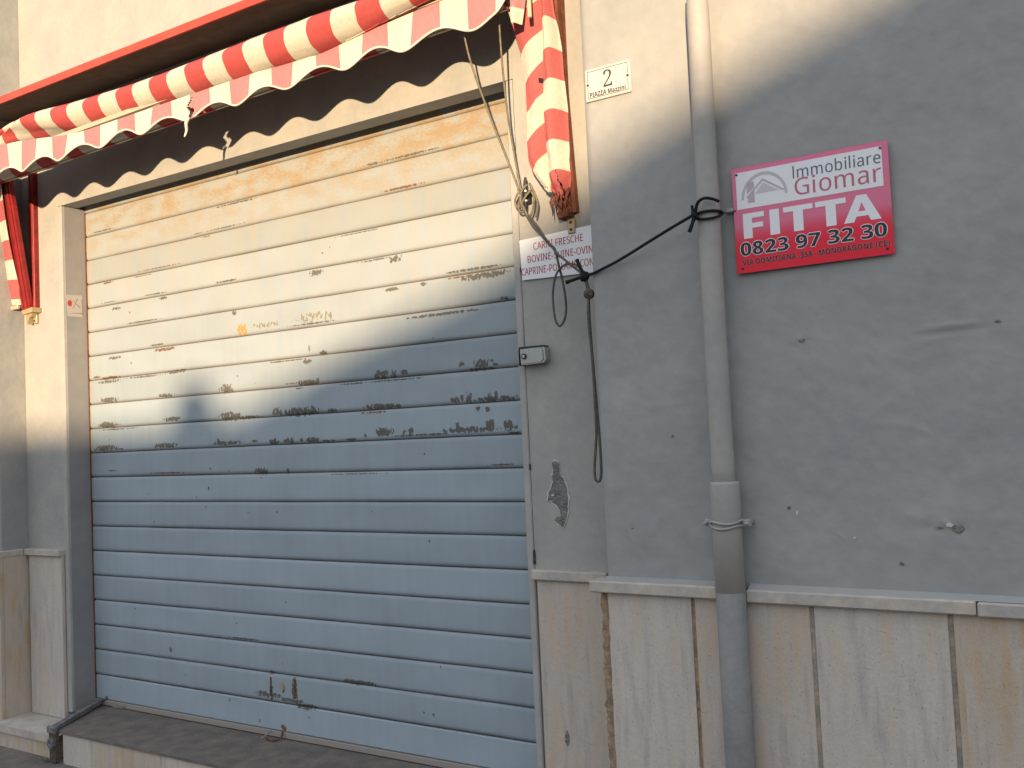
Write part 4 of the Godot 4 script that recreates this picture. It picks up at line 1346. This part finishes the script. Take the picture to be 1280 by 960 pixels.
	tube(st, smooth([Vector3(2.912, 2.126, 0.180), Vector3(2.927, 2.108, 0.182), Vector3(2.947, 2.086, 0.188), Vector3(2.976, 2.052, 0.198), Vector3(3.001, 2.017, 0.208), Vector3(3.038, 1.974, 0.220), Vector3(3.062, 1.947, 0.228), Vector3(3.110, 1.910, 0.246), Vector3(3.165, 1.867, 0.265), Vector3(3.191, 1.849, 0.275)], 4), 0.0042, 6)
	part("straight_strand", st, M.greyrope, r3)
	var h := thing("hanging_cord", "doubled grey cord hanging down the pilaster from a ball-shaped knot", "cord", Vector3(3.14, 1.8, 0.165))
	st = begin()
	tube(st, smooth([Vector3(3.195, 1.771, 0.268), Vector3(3.194, 1.700, 0.268), Vector3(3.199, 1.548, 0.268), Vector3(3.205, 1.404, 0.268), Vector3(3.209, 1.295, 0.268), Vector3(3.210, 1.204, 0.268), Vector3(3.205, 1.166, 0.268), Vector3(3.196, 1.157, 0.268), Vector3(3.186, 1.167, 0.268), Vector3(3.185, 1.204, 0.268), Vector3(3.192, 1.263, 0.268), Vector3(3.200, 1.338, 0.271), Vector3(3.201, 1.547, 0.275), Vector3(3.193, 1.700, 0.275), Vector3(3.195, 1.770, 0.271)], 4), 0.0045, 6)
	part("strand", st, M.greyrope, h)
	st = begin()
	for i in 5:
		var loop := []
		for k in 13:
			var a := TAU * k / 12.0
			var v := Vector3(0.0125 * cos(a), 0.0125 * sin(a), 0.004).rotated(Vector3(1, 0.5, 0).normalized(), i * 0.75).rotated(Vector3.BACK, i * 0.9)
			loop.append(Vector3(3.198, 1.788, 0.270) + v)
		tube(st, loop, 0.006, 6)
	part("ball_knot", st, M.greyrope, h)
	st = begin()
	tube(st, [Vector3(3.190, 1.839, 0.275), Vector3(3.196, 1.808, 0.272), Vector3(3.198, 1.788, 0.270)], 0.006, 6)
	part("knot_strand", st, M.greyrope, h)
	var b := thing("black_cord", "black cord stretched from the knot by the meat sign and tied round the drainpipe", "cord", Vector3(3.4, 1.9, 0.3))
	st = begin()
	tube(st, smooth([Vector3(3.194, 1.848, 0.280), Vector3(3.224, 1.850, 0.292), Vector3(3.260, 1.857, 0.302), Vector3(3.341, 1.879, 0.315), Vector3(3.463, 1.918, 0.345), Vector3(3.565, 1.949, 0.372), Vector3(3.625, 1.965, 0.390)], 5), 0.0048, 6)
	part("stretched_cord", st, M.cord, b)
	# round the pipe: front bands, then behind it
	var pc := Vector3(3.661, 0, WALL_Z + 0.052)
	for row in [[1.962, 1.955, 0.016], [1.970, 1.972, -0.003]]:
		st = begin()
		var pts := []
		for i in 17:
			var a := lerpf(PI * 0.86, -PI * 0.12, i / 16.0)
			pts.append(Vector3(pc.x + 0.041 * cos(a), lerpf(row[0], 1.972, i / 16.0) - row[2] * sin(PI * i / 16.0), pc.z + 0.041 * sin(a)))
		tube(st, pts, 0.0042, 6)
		part("wrap", st, M.cord, b)
	st = begin()
	tube(st, smooth([Vector3(3.634, 1.962, 0.385), Vector3(3.640, 1.985, 0.392), Vector3(3.652, 2.003, 0.398), Vector3(3.672, 2.010, 0.398), Vector3(3.692, 2.006, 0.388), Vector3(3.706, 1.999, 0.372)], 5), 0.0052, 6)
	part("loose_end", st, M.cord, b)
	st = begin()
	tube(st, smooth([Vector3(3.634, 1.966, 0.388), Vector3(3.627, 1.940, 0.395), Vector3(3.618, 1.915, 0.40)], 4), [0.007, 0.007, 0.006, 0.006, 0.005, 0.006, 0.006, 0.006, 0.006], 6)
	tube(st, smooth([Vector3(3.634, 1.964, 0.388), Vector3(3.629, 1.983, 0.392), Vector3(3.628, 1.996, 0.392)], 3), 0.0045, 6)
	part("tail", st, M.cord, b)
	st = begin()
	for i in 3:
		tube(st, smooth([Vector3(3.626 + i * 0.004, 1.975 - i * 0.004, 0.388), Vector3(3.636, 1.966, 0.397), Vector3(3.642 - i * 0.002, 1.955 + i * 0.003, 0.388)], 3), 0.0055, 6)
	part("knot", st, M.cord, b)
	# knot and tails at the other end
	st = begin()
	for i in 4:
		var a := i * 0.8
		tube(st, smooth([Vector3(3.188 + 0.016 * cos(a), 1.847 + 0.016 * sin(a), 0.275), Vector3(3.188, 1.847, 0.275 + 0.012), Vector3(3.188 - 0.015 * cos(a), 1.847 - 0.015 * sin(a), 0.275)], 3), 0.0065, 6)
	part("knot", st, M.cord, b)
	for t in [[Vector3(3.194, 1.848, 0.280), Vector3(3.177, 1.880, 0.285), Vector3(3.166, 1.907, 0.285)], [Vector3(3.194, 1.848, 0.280), Vector3(3.159, 1.842, 0.285), Vector3(3.121, 1.835, 0.285)]]:
		st = begin()
		tube(st, smooth(t, 4), [0.005, 0.005, 0.005, 0.006, 0.0055, 0.006, 0.006, 0.007, 0.0075], 6)
		part("tail", st, M.cord, b)
	var w := thing("sign_wire", "thin grey wire bracket between the drainpipe and the red letting board", "wire", Vector3(3.71, 1.98, 0.31))
	st = begin()
	tube(st, smooth([Vector3(3.694, 1.972, 0.350), Vector3(3.702, 1.972, 0.332), Vector3(3.716, 1.974, 0.312), Vector3(3.734, 1.977, 0.304)], 4), 0.0035, 6)
	part("lower_wire", st, M.greyrope, w)
	st = begin()
	box(st, Vector3(3.700, 1.976, WALL_Z + 0.001), Vector3(3.7255, 1.990, WALL_Z + 0.012), 0.002)
	part("bracket_tab", st, M.steel, w)

func build_bar() -> void:
	var s := thing("security_bar", "rusty iron bar lying over the step from the shutter's left corner", "iron bar", Vector3(0.2, 0.0, 0.2))
	var st := begin()
	slab(st, [Vector3(0.040, 0.036, 0.002), Vector3(0.072, 0.036, 0.004), Vector3(0.258, 0.020, 0.385), Vector3(0.216, 0.020, 0.385)], Vector3(0, -0.018, 0))
	part("flat_bar", st, M.iron, s)
	st = begin()
	box(st, Vector3(0.196, -0.012, 0.3855), Vector3(0.268, 0.020, 0.402), 0.004)
	part("bar_end", st, M.iron, s)
	st = begin()
	slab(st, [Vector3(0.215, -0.150, 0.398), Vector3(0.262, -0.150, 0.398), Vector3(0.270, -0.012, 0.398), Vector3(0.210, -0.012, 0.398)], Vector3(0, 0, -0.016))
	part("hasp_strap", st, M.bare, s)
	st = begin()
	plate(st, PackedVector2Array([Vector2(0.212, -0.062), Vector2(0.222, -0.04), Vector2(0.24, -0.03), Vector2(0.258, -0.042), Vector2(0.262, -0.066), Vector2(0.25, -0.08), Vector2(0.224, -0.078)]), 0.412, 0.014)
	part("hasp_plate", st, M.iron, s)
	st = begin()
	plate(st, disc(0.236, -0.05, 0.006, 10), 0.4135, 0.003)
	part("hasp_hole", st, M.ink, s)
	st = begin()
	tube(st, [Vector3(0.075, 0.028, 0.012), Vector3(0.092, 0.038, 0.010), Vector3(0.100, 0.050, 0.006)], 0.006, 6)
	part("pin", st, M.iron, s)

func build_weed() -> void:
	var s := thing("pavement_weed", "tiny green weed growing at the foot of the stone step", "weed", Vector3(0.16, GROUND_Y, 0.40))
	for i in 14:
		var st := begin()
		st.set_smooth_group(-1)
		var b := Vector3(0.10 + rng.randf() * 0.11, GROUND_Y, 0.385 + rng.randf() * 0.02)
		var d := Vector3(rng.randf_range(-0.03, 0.03), rng.randf_range(0.012, 0.034), rng.randf_range(0.0, 0.03))
		var side := Vector3(0.005, 0.001, 0.002)
		tri(st, b - side * 0.4, b + side * 0.4, b + d * 0.5 + side, Vector3.BACK)
		tri(st, b - side * 0.4, b + d * 0.5 + side, b + d * 0.5 - side, Vector3.BACK)
		tri(st, b + d * 0.5 - side, b + d * 0.5 + side, b + d, Vector3.BACK)
		part("leaf", st, M.weed, s)
